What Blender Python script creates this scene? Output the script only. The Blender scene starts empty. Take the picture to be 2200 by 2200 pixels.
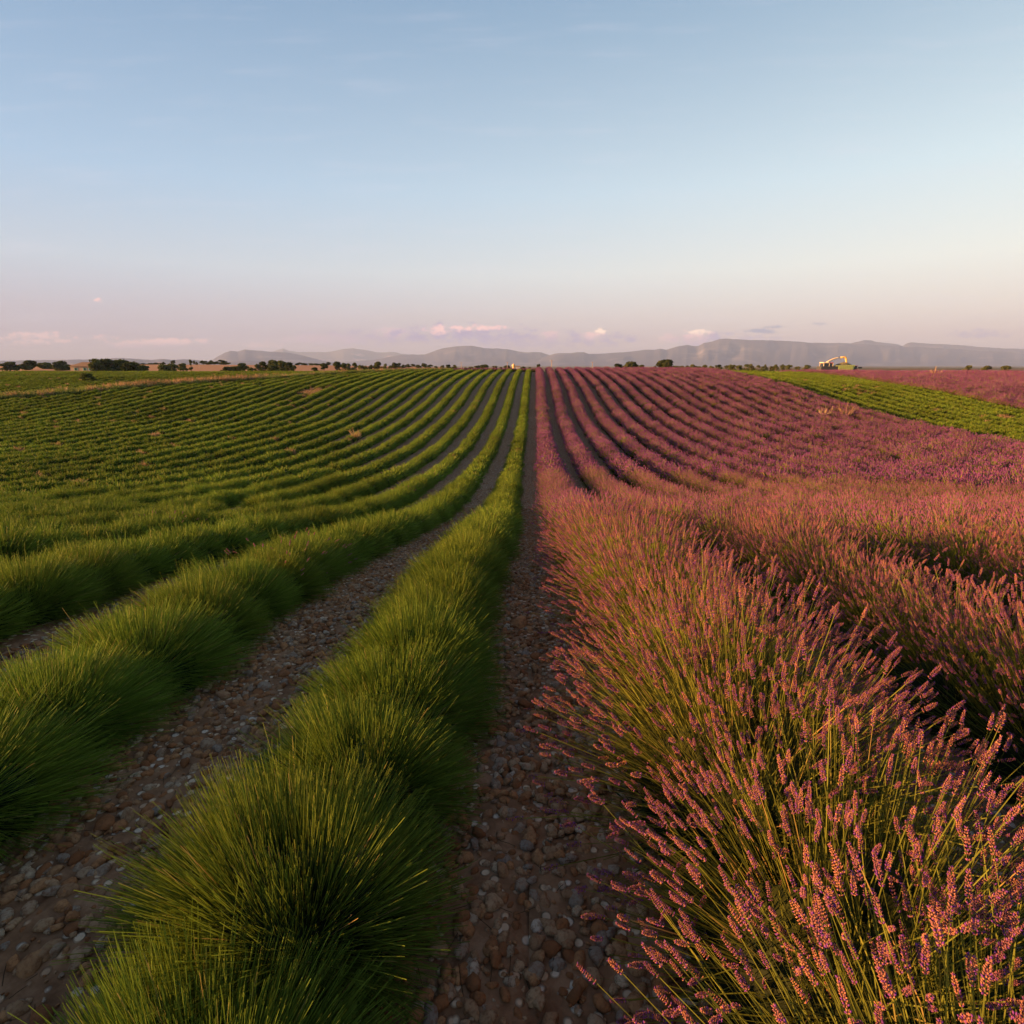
import bpy, math, random
import numpy as np
from mathutils import Vector, Matrix, Euler

R = math.radians
scene = bpy.context.scene
COL = scene.collection
rng = np.random.default_rng(7)
random.seed(7)

# ------------------------------------------------------------------ camera
CAM_Z = 1.78
FPX = 1218.0                      # focal length in pixels of the 2200 px picture
PITCH = math.atan(320.0 / FPX)
YAW = math.atan(47.0 / FPX)
cam_data = bpy.data.cameras.new("camera")
cam = bpy.data.objects.new("camera", cam_data)
COL.objects.link(cam)
cam_data.sensor_width = 36.0
cam_data.lens = 36.0 * FPX / 2200.0
cam_data.clip_start = 0.05
cam_data.clip_end = 120000.0
cam.location = (0, 0, CAM_Z)
cam.rotation_euler = (math.pi / 2 - PITCH, 0, YAW)
scene.camera = cam
CAM_M = Euler(cam.rotation_euler).to_matrix()

# ------------------------------------------------------------------ render and exposure
scene.render.engine = 'CYCLES'
cy = scene.cycles
cy.max_bounces = 2
cy.diffuse_bounces = 1
cy.glossy_bounces = 1
cy.transmission_bounces = 1
cy.transparent_max_bounces = 6
cy.volume_bounces = 0
cy.use_denoising = True
cy.use_adaptive_sampling = True
cy.adaptive_threshold = 0.025
cy.sample_clamp_indirect = 4.0
scene.view_settings.view_transform = 'Standard'
scene.view_settings.look = 'None'
scene.view_settings.gamma = 1.0
scene.view_settings.use_curve_mapping = False
scene.view_settings.exposure = 1.95

# ------------------------------------------------------------------ sun
SUN_EL, SUN_AZ = R(8.5), R(-98.0)      # azimuth from +Y (rows' direction), clockwise; sun low, left and a little behind
sun_vec = Vector((math.sin(SUN_AZ) * math.cos(SUN_EL), math.cos(SUN_AZ) * math.cos(SUN_EL), math.sin(SUN_EL)))
sd = bpy.data.lights.new("sun", 'SUN')
sd.energy = 5.0
sd.angle = R(0.8)
sd.color = (1.0, 0.50, 0.17)
sun = bpy.data.objects.new("sun", sd)
sun.rotation_euler = sun_vec.to_track_quat('Z', 'Y').to_euler()
sun.location = (-30, -16, 20)
COL.objects.link(sun)

# ------------------------------------------------------------------ world (sky, low clouds)
world = bpy.data.worlds.new("World")
scene.world = world
world.use_nodes = True
WN, WL = world.node_tree.nodes, world.node_tree.links
WN.clear()


def wn(t, **kw):
    n = WN.new(t)
    for k, v in kw.items():
        setattr(n, k, v)
    return n


def sock(x, inp):
    if isinstance(x, (int, float)):
        inp.default_value = x
    elif isinstance(x, tuple):
        inp.default_value = x
    else:
        WL.new(x, inp)


def wm(op, a, b=0.0, c=0.0, clamp=False):
    n = wn('ShaderNodeMath', operation=op, use_clamp=clamp)
    sock(a, n.inputs[0]); sock(b, n.inputs[1]); sock(c, n.inputs[2])
    return n.outputs[0]


def wmix(f, a, b):
    n = wn('ShaderNodeMix', data_type='RGBA')
    sock(f, n.inputs[0]); sock(a, n.inputs[6]); sock(b, n.inputs[7])
    return n.outputs[2]


def ramp_world(fac, stops):
    n = wn('ShaderNodeValToRGB')
    cr = n.color_ramp
    while len(cr.elements) < len(stops):
        cr.elements.new(0.5)
    for e, (p, c) in zip(cr.elements, stops):
        e.position = p
        e.color = (*c, 1)
    WL.new(fac, n.inputs[0])
    return n.outputs[0]


def lin(r, g, b):
    f = lambda c: (c / 255 / 12.92) if c / 255 <= 0.04045 else ((c / 255 + 0.055) / 1.055) ** 2.4
    return (f(r), f(g), f(b))


tc = wn('ShaderNodeTexCoord')
sep = wn('ShaderNodeSeparateXYZ')
WL.new(tc.outputs['Generated'], sep.inputs[0])
SX, SY, SZ = sep.outputs
elev = wm('ARCSINE', SZ)                              # radians above the horizon
ef = wm('POWER', wm('MAXIMUM', wm('DIVIDE', elev, math.pi / 2), 0.0), 0.5)
azim = wm('ARCTAN2', SX, SY)
side = wm('MULTIPLY_ADD', wm('SINE', azim), 0.62, 0.5, clamp=True)
pos = lambda deg: math.sqrt(deg / 90.0)
left_sky = ramp_world(ef, [(0.0, lin(146, 138, 158)), (pos(2.2), lin(156, 148, 168)), (pos(4.2), lin(164, 158, 174)),
                           (pos(8), lin(168, 178, 192)), (pos(14.5), lin(144, 170, 196)), (pos(28), lin(108, 138, 170)), (pos(50), lin(78, 100, 134)), (1.0, lin(58, 76, 106))])
right_sky = ramp_world(ef, [(0.0, lin(196, 172, 164)), (pos(2.2), lin(206, 184, 176)), (pos(4.2), lin(216, 202, 190)),
                            (pos(8), lin(222, 220, 208)), (pos(14.5), lin(198, 212, 214)), (pos(28), lin(136, 162, 182)), (pos(50), lin(82, 104, 136)), (1.0, lin(58, 76, 106))])
grad = wmix(side, left_sky, right_sky)
sky = wn('ShaderNodeTexSky')
sky.sky_type = 'NISHITA'
sky.sun_disc = False
sky.sun_elevation = SUN_EL
sky.sun_rotation = SUN_AZ
sky.altitude = 500
sky.dust_density = 1.5
nish = wn('ShaderNodeVectorMath', operation='SCALE')
WL.new(sky.outputs[0], nish.inputs[0])
nish.inputs[3].default_value = 0.11
base = wmix(0.88, nish.outputs[0], grad)
# low clouds: soft puffs placed by direction (u sideways, v upwards), broken up with noise
yy = wm('MAXIMUM', SY, 0.05)
U = wm('DIVIDE', SX, yy)
V = wm('DIVIDE', SZ, yy)
cmb = wn('ShaderNodeCombineXYZ')
WL.new(U, cmb.inputs[0]); WL.new(wm('MULTIPLY', V, 1.7), cmb.inputs[1])
nz = wn('ShaderNodeTexNoise')
nz.inputs['Scale'].default_value = 52.0
nz.inputs['Detail'].default_value = 7.0
nz.inputs['Roughness'].default_value = 0.62
WL.new(cmb.outputs[0], nz.inputs['Vector'])
noise = nz.outputs[0]
cmb2 = wn('ShaderNodeCombineXYZ')
WL.new(U, cmb2.inputs[0]); WL.new(wm('MULTIPLY', V, 9.0), cmb2.inputs[1])
nz2 = wn('ShaderNodeTexNoise')
nz2.inputs['Scale'].default_value = 5.0
nz2.inputs['Detail'].default_value = 6.0
WL.new(cmb2.outputs[0], nz2.inputs['Vector'])


def pix_dir(x, y):
    return CAM_M @ Vector(((x - 1100) / FPX, -(y - 1100) / FPX, -1.0))


cur = base
GREY, PINK, DARK = lin(150, 140, 172), lin(240, 192, 184), lin(140, 142, 162)
CREAM = lin(255, 222, 196)
for (px, py, wx, wy, colr, amt) in [
        (330, 737, 85, 5.5, PINK, .55), (258, 739, 10, 7, PINK, .5), (400, 734, 40, 4, PINK, .4), (222, 725, 22, 3.5, PINK, .4),
        (212, 646, 7, 3.5, PINK, .5), (560, 741, 40, 4, PINK, .25), (700, 728, 90, 6, PINK, .22), (845, 715, 38, 8, PINK, .4),
        (985, 717, 165, 14, GREY, .62), (1010, 704, 85, 3.8, PINK, .75), (940, 711, 34, 5, PINK, .5), (1180, 721, 22, 6, PINK, .5),
        (1290, 727, 60, 9, GREY, .6), (1275, 722, 24, 6.5, PINK, .8), (1289, 712, 14, 4, CREAM, .7), (1500, 727, 50, 10, GREY, .65),
        (1492, 724, 28, 8, PINK, .7), (1498, 714, 24, 4.0, CREAM, .95), (1635, 711, 34, 3.4, DARK, .7), (1661, 703, 18, 2.6, DARK, .55), (1762, 697, 13, 3.4, DARK, .6),
        (1440, 729, 24, 6, PINK, .3), (1120, 735, 160, 14, GREY, .42), (760, 728, 130, 12, GREY, .3), (330, 748, 160, 9, GREY, .3), (1560, 735, 110, 12, GREY, .3), (80, 728, 70, 8, PINK, .45), (2110, 716, 60, 6, GREY, .4)]:
    d = pix_dir(px, py)
    u0, v0 = d.x / d.y, d.z / d.y
    a, b = wx / FPX, wy * (1.5 if colr is PINK else 1.2) / FPX
    du = wm('DIVIDE', wm('SUBTRACT', U, u0), a)
    dv = wm('DIVIDE', wm('SUBTRACT', V, v0), b)
    r2 = wm('ADD', wm('MULTIPLY', du, du), wm('MULTIPLY', dv, dv))
    g = wm('SUBTRACT', 1.0, wm('MULTIPLY', r2, 0.62))
    m = wm('ADD', g, wm('MULTIPLY', wm('SUBTRACT', noise, 0.5), 6.0))
    mr = wn('ShaderNodeMapRange', interpolation_type='SMOOTHSTEP')
    WL.new(m, mr.inputs[0])
    mr.inputs[1].default_value = 0.0
    mr.inputs[2].default_value = 1.3
    mr.inputs[4].default_value = min(1.0, amt * 1.7)
    # only in front, never behind
    fr = wm('MULTIPLY', mr.outputs[0], wm('GREATER_THAN', SY, 0.05))
    cur = wmix(fr, cur, (*colr, 1))
# thin high veil
ci = wn('ShaderNodeMapRange', interpolation_type='SMOOTHSTEP')
WL.new(nz2.outputs[0], ci.inputs[0])
ci.inputs[1].default_value = 0.5
ci.inputs[2].default_value = 0.85
ci.inputs[4].default_value = 0.16
cur = wmix(ci.outputs[0], cur, (*lin(200, 196, 206), 1))
bg = wn('ShaderNodeBackground')
WL.new(cur, bg.inputs[0])
bg.inputs[1].default_value = 0.39
wo = wn('ShaderNodeOutputWorld')
WL.new(bg.outputs[0], wo.inputs[0])

# ------------------------------------------------------------------ terrain
_pd = np.array([-400, -40, -8, 0, 1.5, 3, 4.5, 5.5, 7.2, 9.2, 12, 17, 24.7, 34, 46, 56.6, 66, 80, 92, 100, 108, 125, 160, 230, 400, 900, 2500, 9000, 60000])
_ph = np.array([1.3, 1.6, 1.78, 1.78, 1.78, 1.88, 2.03, 2.17, 2.52, 2.88, 3.55, 4.23, 4.86, 5.12, 4.86, 4.0, 2.95, 1.98, 1.5, 1.42, 1.75, 2.4, 3.0, 3.6, 4.8, 8, 20, 45, 60])
_dd = np.concatenate([np.arange(-60, 140, 0.25)])
_hh = np.interp(_dd, _pd, _ph)
_k = np.exp(-0.5 * (np.arange(-16, 17) / 6.0) ** 2); _k /= _k.sum()
_sm = np.convolve(np.pad(_hh, 16, mode='edge'), _k, mode='valid')
_w = np.clip((_dd - 2) / 8, 0, 1)
_hh = _hh * (1 - _w) + _sm * _w


def sst(a, b, x):
    t = np.clip((np.asarray(x, float) - a) / (b - a), 0, 1)
    return t * t * (3 - 2 * t)


def ground(X, Y):
    X = np.asarray(X, float); Y = np.asarray(Y, float)
    h = np.where((Y > -59) & (Y < 139), np.interp(Y, _dd, _hh), np.interp(Y, _pd, _ph))
    h = h + 0.5 * sst(18, 60, X) * sst(50, 90, Y) * (1 - sst(300, 900, Y))
    h = h + 0.25 * sst(15, 50, -X) * sst(60, 92, Y) * (1 - sst(120, 200, Y))
    # the plateau rises again far out on the left (stubble field)
    bump = np.interp(X / np.maximum(Y, 1.0), [-2.0, -0.6, -0.35, -0.2, -0.05], [3.7, 3.6, 3.1, 2.2, 0.0])
    h = h - bump * sst(180, 400, Y) * (1 - sst(430, 1400, Y))
    z = CAM_Z - h
    z = z + 0.04 * np.sin(X * 0.31 + 0.7) * np.sin(Y * 0.23) * sst(6, 20, Y) + 0.012 * np.sin(X * 5.1) * np.sin(Y * 4.3 + X)
    return z


def gz(x, y):
    return float(ground(x, y))


def at(px, Y):
    """world X of picture column px (2200 px picture) at distance Y, near the horizon"""
    d = pix_dir(px, 785)
    return d.x / d.y * Y


def zat(px, py, Y):
    d = pix_dir(px, py)
    return CAM_Z + d.z / d.y * Y


def unproject(px, py):
    d = pix_dir(px, py)
    t = 0.5
    while t < 200:
        p = Vector((0, 0, CAM_Z)) + d * t
        if p.z <= gz(p.x, p.y):
            return p
        t += 0.01
    return p


# ------------------------------------------------------------------ helpers
def mesh_np(name, verts, faces, mats=(), attrs=None, smooth=False):
    """faces: (n,3) or (n,4) int array"""
    me = bpy.data.meshes.new(name)
    verts = np.asarray(verts, np.float32); faces = np.asarray(faces, np.int32)
    k = faces.shape[1]
    me.vertices.add(len(verts)); me.vertices.foreach_set('co', verts.ravel())
    me.loops.add(faces.size); me.loops.foreach_set('vertex_index', faces.ravel())
    me.polygons.add(len(faces))
    me.polygons.foreach_set('loop_start', np.arange(0, faces.size, k, dtype=np.int32))
    me.polygons.foreach_set('loop_total', np.full(len(faces), k, np.int32))
    if smooth:
        me.polygons.foreach_set('use_smooth', np.ones(len(faces), bool))
    me.update(calc_edges=True)
    for m in mats:
        me.materials.append(m)
    for an, av in (attrs or {}).items():
        a = me.attributes.new(an, 'FLOAT', 'POINT')
        a.data.foreach_set('value', np.asarray(av, np.float32))
    return me


class MB:
    """collects plain geometry for one object"""
    def __init__(s):
        s.v = []; s.f = []

    def add(s, vs, fs):
        o = len(s.v)
        s.v += [tuple(v) for v in vs]
        s.f += [tuple(i + o for i in f) for f in fs]

    def box(s, c, size, rz=0.0, taper=1.0):
        x, y, z = [q / 2 for q in size]
        cs, sn = math.cos(rz), math.sin(rz)
        vs = []
        for sz in (-1, 1):
            k = taper if sz > 0 else 1.0
            for sx, sy in ((-1, -1), (1, -1), (1, 1), (-1, 1)):
                a, b = sx * x * k, sy * y * k
                vs.append((c[0] + a * cs - b * sn, c[1] + a * sn + b * cs, c[2] + sz * z))
        s.add(vs, [(3, 2, 1, 0), (4, 5, 6, 7), (0, 1, 5, 4), (1, 2, 6, 5), (2, 3, 7, 6), (3, 0, 4, 7)])

    def tube(s, pts, rad, n=8):
        pts = [Vector(p) for p in pts]
        rad = rad if isinstance(rad, (list, tuple)) else [rad] * len(pts)
        vs = []
        for i, p in enumerate(pts):
            t = (pts[min(i + 1, len(pts) - 1)] - pts[max(i - 1, 0)]).normalized()
            u = t.cross(Vector((0.03, 1, 0.02)))
            if u.length < 0.1:
                u = t.cross(Vector((1, 0, 0)))
            u.normalize(); w = t.cross(u)
            for k in range(n):
                a = 2 * math.pi * k / n
                vs.append(p + (u * math.cos(a) + w * math.sin(a)) * rad[i])
        fs = []
        for i in range(len(pts) - 1):
            for k in range(n):
                fs.append((i * n + k, i * n + (k + 1) % n, (i + 1) * n + (k + 1) % n, (i + 1) * n + k))
        fs.append(tuple(range(n))[::-1]); fs.append(tuple((len(pts) - 1) * n + k for k in range(n)))
        s.add(vs, fs)

    def wheel(s, c, r, w, n=18):
        """axle along Y"""
        s.tube([(c[0], c[1] - w / 2, c[2]), (c[0], c[1] - w / 2 + .001, c[2]), (c[0], c[1] + w / 2, c[2])], [r * .93, r, r * .97], n)

    def build(s, name, mat, parent=None, smooth=False):
        me = bpy.data.meshes.new(name)
        me.from_pydata(s.v, [], s.f)
        me.materials.append(mat)
        if smooth:
            me.polygons.foreach_set('use_smooth', [True] * len(me.polygons))
        me.update()
        return link(name, me, parent)


def link(name, me, parent=None):
    o = bpy.data.objects.new(name, me)
    COL.objects.link(o)
    if parent is not None:
        o.parent = parent
    return o


def empty(name, loc, rz=0.0):
    o = bpy.data.objects.new(name, None)
    o.empty_display_size = 0.2
    o.location = loc
    o.rotation_euler = (0, 0, rz)
    COL.objects.link(o)
    return o


def tag(o, label=None, cat=None, group=None, kind=None):
    if label: o['label'] = label
    if cat: o['category'] = cat
    if group: o['group'] = group
    if kind: o['kind'] = kind
    return o


# ------------------------------------------------------------------ materials
def new_mat(name):
    m = bpy.data.materials.new(name)
    m.use_nodes = True
    m.node_tree.nodes.clear()
    return m, m.node_tree.nodes, m.node_tree.links


def plain(name, col, rough=0.6, metal=0.0, var=0.25, scale=3.0, bump=0.0):
    m, N, L = new_mat(name)
    out = N.new('ShaderNodeOutputMaterial'); b = N.new('ShaderNodeBsdfPrincipled')
    tx = N.new('ShaderNodeTexCoord'); n = N.new('ShaderNodeTexNoise')
    n.inputs['Scale'].default_value = scale; n.inputs['Detail'].default_value = 5
    L.new(tx.outputs['Object'], n.inputs['Vector'])
    mx = N.new('ShaderNodeMix'); mx.data_type = 'RGBA'
    mx.inputs[6].default_value = (*[c * (1 - var) for c in col], 1)
    mx.inputs[7].default_value = (*[min(1, c * (1 + var)) for c in col], 1)
    L.new(n.outputs[0], mx.inputs[0]); L.new(mx.outputs[2], b.inputs['Base Color'])
    b.inputs['Roughness'].default_value = rough; b.inputs['Metallic'].default_value = metal
    if bump:
        bp = N.new('ShaderNodeBump'); bp.inputs['Strength'].default_value = bump
        L.new(n.outputs[0], bp.inputs['Height']); L.new(bp.outputs[0], b.inputs['Normal'])
    L.new(b.outputs[0], out.inputs[0])
    return m


def stem_mat(name, c0, c1, cdry, dry=0.08, trans=0.35, objvar=0.5):
    """thin plant stems: attribute t runs root to tip, attribute r is random per stem"""
    m, N, L = new_mat(name)
    out = N.new('ShaderNodeOutputMaterial')
    at_ = N.new('ShaderNodeAttribute'); at_.attribute_name = 't'
    ar = N.new('ShaderNodeAttribute'); ar.attribute_name = 'r'
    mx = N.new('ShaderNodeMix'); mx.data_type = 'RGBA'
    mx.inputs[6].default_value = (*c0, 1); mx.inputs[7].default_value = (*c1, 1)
    tr = N.new('ShaderNodeMapRange'); tr.interpolation_type = 'SMOOTHSTEP'  # natural stem gradient, steepened: shade painted into bases, sunlight into outer halves
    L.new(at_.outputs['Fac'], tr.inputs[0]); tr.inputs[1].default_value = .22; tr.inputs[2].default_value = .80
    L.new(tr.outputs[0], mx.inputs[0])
    mr = N.new('ShaderNodeMapRange')
    L.new(ar.outputs['Fac'], mr.inputs[0]); mr.inputs[1].default_value = 1 - dry; mr.inputs[2].default_value = 1.0
    m2 = N.new('ShaderNodeMix'); m2.data_type = 'RGBA'
    L.new(mr.outputs[0], m2.inputs[0]); L.new(mx.outputs[2], m2.inputs[6]); m2.inputs[7].default_value = (*cdry, 1)
    oi = N.new('ShaderNodeObjectInfo')
    hv = N.new('ShaderNodeHueSaturation')
    a = N.new('ShaderNodeMath'); a.operation = 'MULTIPLY_ADD'
    L.new(oi.outputs['Random'], a.inputs[0]); a.inputs[1].default_value = 0.05 * objvar; a.inputs[2].default_value = 0.5 - 0.025 * objvar
    L.new(a.outputs[0], hv.inputs['Hue'])
    a2 = N.new('ShaderNodeMath'); a2.operation = 'MULTIPLY_ADD'
    L.new(ar.outputs['Fac'], a2.inputs[0]); a2.inputs[1].default_value = 0.7; a2.inputs[2].default_value = 0.65
    a3 = N.new('ShaderNodeMath'); a3.operation = 'MULTIPLY_ADD'
    L.new(oi.outputs['Random'], a3.inputs[0]); a3.inputs[1].default_value = 0.4 * objvar; a3.inputs[2].default_value = 1 - 0.2 * objvar
    a4 = N.new('ShaderNodeMath'); a4.operation = 'MULTIPLY'
    L.new(a2.outputs[0], a4.inputs[0]); L.new(a3.outputs[0], a4.inputs[1])
    pn = N.new('ShaderNodeTexNoise'); pn.inputs['Scale'].default_value = 0.16; pn.inputs['Detail'].default_value = 3
    L.new(oi.outputs['Location'], pn.inputs['Vector'])
    pm = N.new('ShaderNodeMapRange'); L.new(pn.outputs[0], pm.inputs[0]); pm.inputs[1].default_value = .3; pm.inputs[2].default_value = .7
    pm.inputs[3].default_value = .72; pm.inputs[4].default_value = 1.25
    a5 = N.new('ShaderNodeMath'); a5.operation = 'MULTIPLY'
    L.new(a4.outputs[0], a5.inputs[0]); L.new(pm.outputs[0], a5.inputs[1])
    L.new(a5.outputs[0], hv.inputs['Value']); L.new(m2.outputs[2], hv.inputs['Color'])
    d = N.new('ShaderNodeBsdfPrincipled'); d.inputs['Roughness'].default_value = 0.7
    d.inputs['Specular IOR Level'].default_value = 0.12
    t = N.new('ShaderNodeBsdfTranslucent')
    L.new(hv.outputs[0], d.inputs['Base Color']); L.new(hv.outputs[0], t.inputs['Color'])
    ms = N.new('ShaderNodeMixShader'); ms.inputs[0].default_value = trans
    L.new(d.outputs[0], ms.inputs[1]); L.new(t.outputs[0], ms.inputs[2]); L.new(ms.outputs[0], out.inputs[0])
    return m


def flower_mat(name):
    """attribute f: 0 calyx, 1 open floret; r random"""
    m, N, L = new_mat(name)
    out = N.new('ShaderNodeOutputMaterial')
    af = N.new('ShaderNodeAttribute'); af.attribute_name = 'f'
    ar = N.new('ShaderNodeAttribute'); ar.attribute_name = 'r'
    rp = N.new('ShaderNodeValToRGB')
    e = rp.color_ramp.elements
    e[0].position = 0; e[0].color = (0.17, 0.055, 0.11, 1)
    e[1].position = 1; e[1].color = (0.62, 0.29, 0.13, 1)
    e.new(0.5).color = (0.34, 0.135, 0.12, 1)
    L.new(ar.outputs['Fac'], rp.inputs[0])
    mx = N.new('ShaderNodeMix'); mx.data_type = 'RGBA'
    L.new(af.outputs['Fac'], mx.inputs[0]); L.new(rp.outputs[0], mx.inputs[6]); mx.inputs[7].default_value = (0.24, 0.06, 0.34, 1)
    oi = N.new('ShaderNodeObjectInfo'); hv = N.new('ShaderNodeHueSaturation')
    a3 = N.new('ShaderNodeMath'); a3.operation = 'MULTIPLY_ADD'
    L.new(oi.outputs['Random'], a3.inputs[0]); a3.inputs[1].default_value = 0.35; a3.inputs[2].default_value = 0.82
    L.new(a3.outputs[0], hv.inputs['Value']); L.new(mx.outputs[2], hv.inputs['Color'])
    d = N.new('ShaderNodeBsdfPrincipled'); d.inputs['Roughness'].default_value = 0.75
    d.inputs['Specular IOR Level'].default_value = 0.15
    t = N.new('ShaderNodeBsdfTranslucent')
    L.new(hv.outputs[0], d.inputs['Base Color']); L.new(hv.outputs[0], t.inputs['Color'])
    ms = N.new('ShaderNodeMixShader'); ms.inputs[0].default_value = 0.25
    L.new(d.outputs[0], ms.inputs[1]); L.new(t.outputs[0], ms.inputs[2]); L.new(ms.outputs[0], out.inputs[0])
    return m


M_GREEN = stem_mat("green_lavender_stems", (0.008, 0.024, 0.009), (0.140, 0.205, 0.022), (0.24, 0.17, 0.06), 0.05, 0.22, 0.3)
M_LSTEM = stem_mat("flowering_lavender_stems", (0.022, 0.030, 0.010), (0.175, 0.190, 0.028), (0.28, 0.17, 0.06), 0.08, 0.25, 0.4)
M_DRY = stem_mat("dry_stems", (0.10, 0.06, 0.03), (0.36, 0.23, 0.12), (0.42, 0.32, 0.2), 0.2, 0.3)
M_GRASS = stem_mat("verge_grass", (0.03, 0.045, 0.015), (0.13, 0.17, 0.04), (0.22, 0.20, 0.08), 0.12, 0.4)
M_FLOWER = flower_mat("lavender_flowers")


def soil_mat():
    m, N, L = new_mat("stony_soil")
    out = N.new('ShaderNodeOutputMaterial'); b = N.new('ShaderNodeBsdfPrincipled')
    g = N.new('ShaderNodeNewGeometry')
    n1 = N.new('ShaderNodeTexNoise'); n1.inputs['Scale'].default_value = 9; n1.inputs['Detail'].default_value = 9; n1.inputs['Roughness'].default_value = 0.65
    L.new(g.outputs['Position'], n1.inputs['Vector'])
    r1 = N.new('ShaderNodeValToRGB')
    e = r1.color_ramp.elements
    e[0].position = 0.25; e[0].color = (0.10, 0.045, 0.020, 1)
    e[1].position = 0.8; e[1].color = (0.42, 0.25, 0.14, 1)
    e.new(0.5).color = (0.24, 0.125, 0.062, 1)
    L.new(n1.outputs[0], r1.inputs[0])
    vo = N.new('ShaderNodeTexVoronoi'); vo.inputs['Scale'].default_value = 22
    L.new(g.outputs['Position'], vo.inputs['Vector'])
    # pebble colours, grey to tan
    sp = N.new('ShaderNodeSeparateColor'); L.new(vo.outputs['Color'], sp.inputs[0])
    r2 = N.new('ShaderNodeValToRGB')
    e = r2.color_ramp.elements
    e[0].position = 0; e[0].color = (0.45, 0.28, 0.16, 1); e[1].position = 1; e[1].color = (0.58, 0.48, 0.36, 1)
    e.new(0.55).color = (0.60, 0.45, 0.29, 1)
    L.new(sp.outputs[0], r2.inputs[0])
    mk = N.new('ShaderNodeMapRange'); L.new(vo.outputs['Distance'], mk.inputs[0])
    mk.inputs[1].default_value = 0.42; mk.inputs[2].default_value = 0.30
    mm = N.new('ShaderNodeMath'); mm.operation = 'MULTIPLY'
    L.new(mk.outputs[0], mm.inputs[0])
    gt = N.new('ShaderNodeMath'); gt.operation = 'GREATER_THAN'; L.new(sp.outputs[1], gt.inputs[0]); gt.inputs[1].default_value = 0.35
    L.new(gt.outputs[0], mm.inputs[1])
    mx = N.new('ShaderNodeMix'); mx.data_type = 'RGBA'
    L.new(mm.outputs[0], mx.inputs[0]); L.new(r1.outputs[0], mx.inputs[6]); L.new(r2.outputs[0], mx.inputs[7])
    # far beyond the crest the plateau is grassland and stubble
    s = N.new('ShaderNodeSeparateXYZ'); L.new(g.outputs['Position'], s.inputs[0])
    fa = N.new('ShaderNodeMapRange'); L.new(s.outputs[1], fa.inputs[0]); fa.inputs[1].default_value = 112; fa.inputs[2].default_value = 122
    n3 = N.new('ShaderNodeTexNoise'); n3.inputs['Scale'].default_value = 0.02; n3.inputs['Detail'].default_value = 4
    L.new(g.outputs['Position'], n3.inputs['Vector'])
    r3 = N.new('ShaderNodeValToRGB')
    e = r3.color_ramp.elements
    e[0].position = 0.4; e[0].color = (0.07, 0.085, 0.03, 1); e[1].position = 0.6; e[1].color = (0.24, 0.15, 0.075, 1)
    L.new(n3.outputs[0], r3.inputs[0])
    m3 = N.new('ShaderNodeMix'); m3.data_type = 'RGBA'
    L.new(fa.outputs[0], m3.inputs[0]); L.new(mx.outputs[2], m3.inputs[6]); L.new(r3.outputs[0], m3.inputs[7])
    L.new(m3.outputs[2], b.inputs['Base Color'])
    b.inputs['Roughness'].default_value = 0.95
    b.inputs['Specular IOR Level'].default_value = 0.1
    ad = N.new('ShaderNodeMath'); ad.operation = 'MULTIPLY_ADD'
    L.new(mm.outputs[0], ad.inputs[0]); ad.inputs[1].default_value = 0.6; L.new(n1.outputs[0], ad.inputs[2])
    bp = N.new('ShaderNodeBump'); bp.inputs['Strength'].default_value = 0.9; bp.inputs['Distance'].default_value = 0.02
    L.new(ad.outputs[0], bp.inputs['Height']); L.new(bp.outputs[0], b.inputs['Normal'])
    L.new(b.outputs[0], out.inputs[0])
    return m


def stone_mat():
    m, N, L = new_mat("field_stone")
    out = N.new('ShaderNodeOutputMaterial'); b = N.new('ShaderNodeBsdfPrincipled')
    oi = N.new('ShaderNodeObjectInfo')
    r = N.new('ShaderNodeValToRGB'); r.color_ramp.interpolation = 'LINEAR'
    cols = [(0, (0.22, 0.085, 0.032)), (0.22, (0.36, 0.155, 0.06)), (0.42, (0.46, 0.235, 0.10)), (0.56, (0.32, 0.18, 0.09)), (0.74, (0.44, 0.28, 0.15)),
            (0.88, (0.26, 0.21, 0.16)), (0.96, (0.46, 0.34, 0.21)), (1.0, (0.54, 0.44, 0.32))]
    e = r.color_ramp.elements
    while len(e) < len(cols):
        e.new(0.5)
    for q, (p, c) in zip(e, cols):
        q.position = p; q.color = (*c, 1)
    L.new(oi.outputs['Random'], r.inputs[0])
    tx = N.new('ShaderNodeTexCoord')
    n = N.new('ShaderNodeTexNoise'); n.inputs['Scale'].default_value = 2.2; n.inputs['Detail'].default_value = 8; n.inputs['Roughness'].default_value = 0.7
    L.new(tx.outputs['Object'], n.inputs['Vector'])
    mr = N.new('ShaderNodeMapRange'); L.new(n.outputs[0], mr.inputs[0]); mr.inputs[1].default_value = 0.45; mr.inputs[2].default_value = 0.62
    mr.inputs[4].default_value = 0.75
    mx = N.new('ShaderNodeMix'); mx.data_type = 'RGBA'
    L.new(mr.outputs[0], mx.inputs[0]); L.new(r.outputs[0], mx.inputs[6]); mx.inputs[7].default_value = (0.19, 0.08, 0.035, 1)
    L.new(mx.outputs[2], b.inputs['Base Color'])
    b.inputs['Roughness'].default_value = 0.9; b.inputs['Specular IOR Level'].default_value = 0.12
    bp = N.new('ShaderNodeBump'); bp.inputs['Strength'].default_value = 0.5; bp.inputs['Distance'].default_value = 0.05
    L.new(n.outputs[0], bp.inputs['Height']); L.new(bp.outputs[0], b.inputs['Normal'])
    L.new(b.outputs[0], out.inputs[0])
    return m


M_SOIL = soil_mat()
M_STONE = stone_mat()

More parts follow.
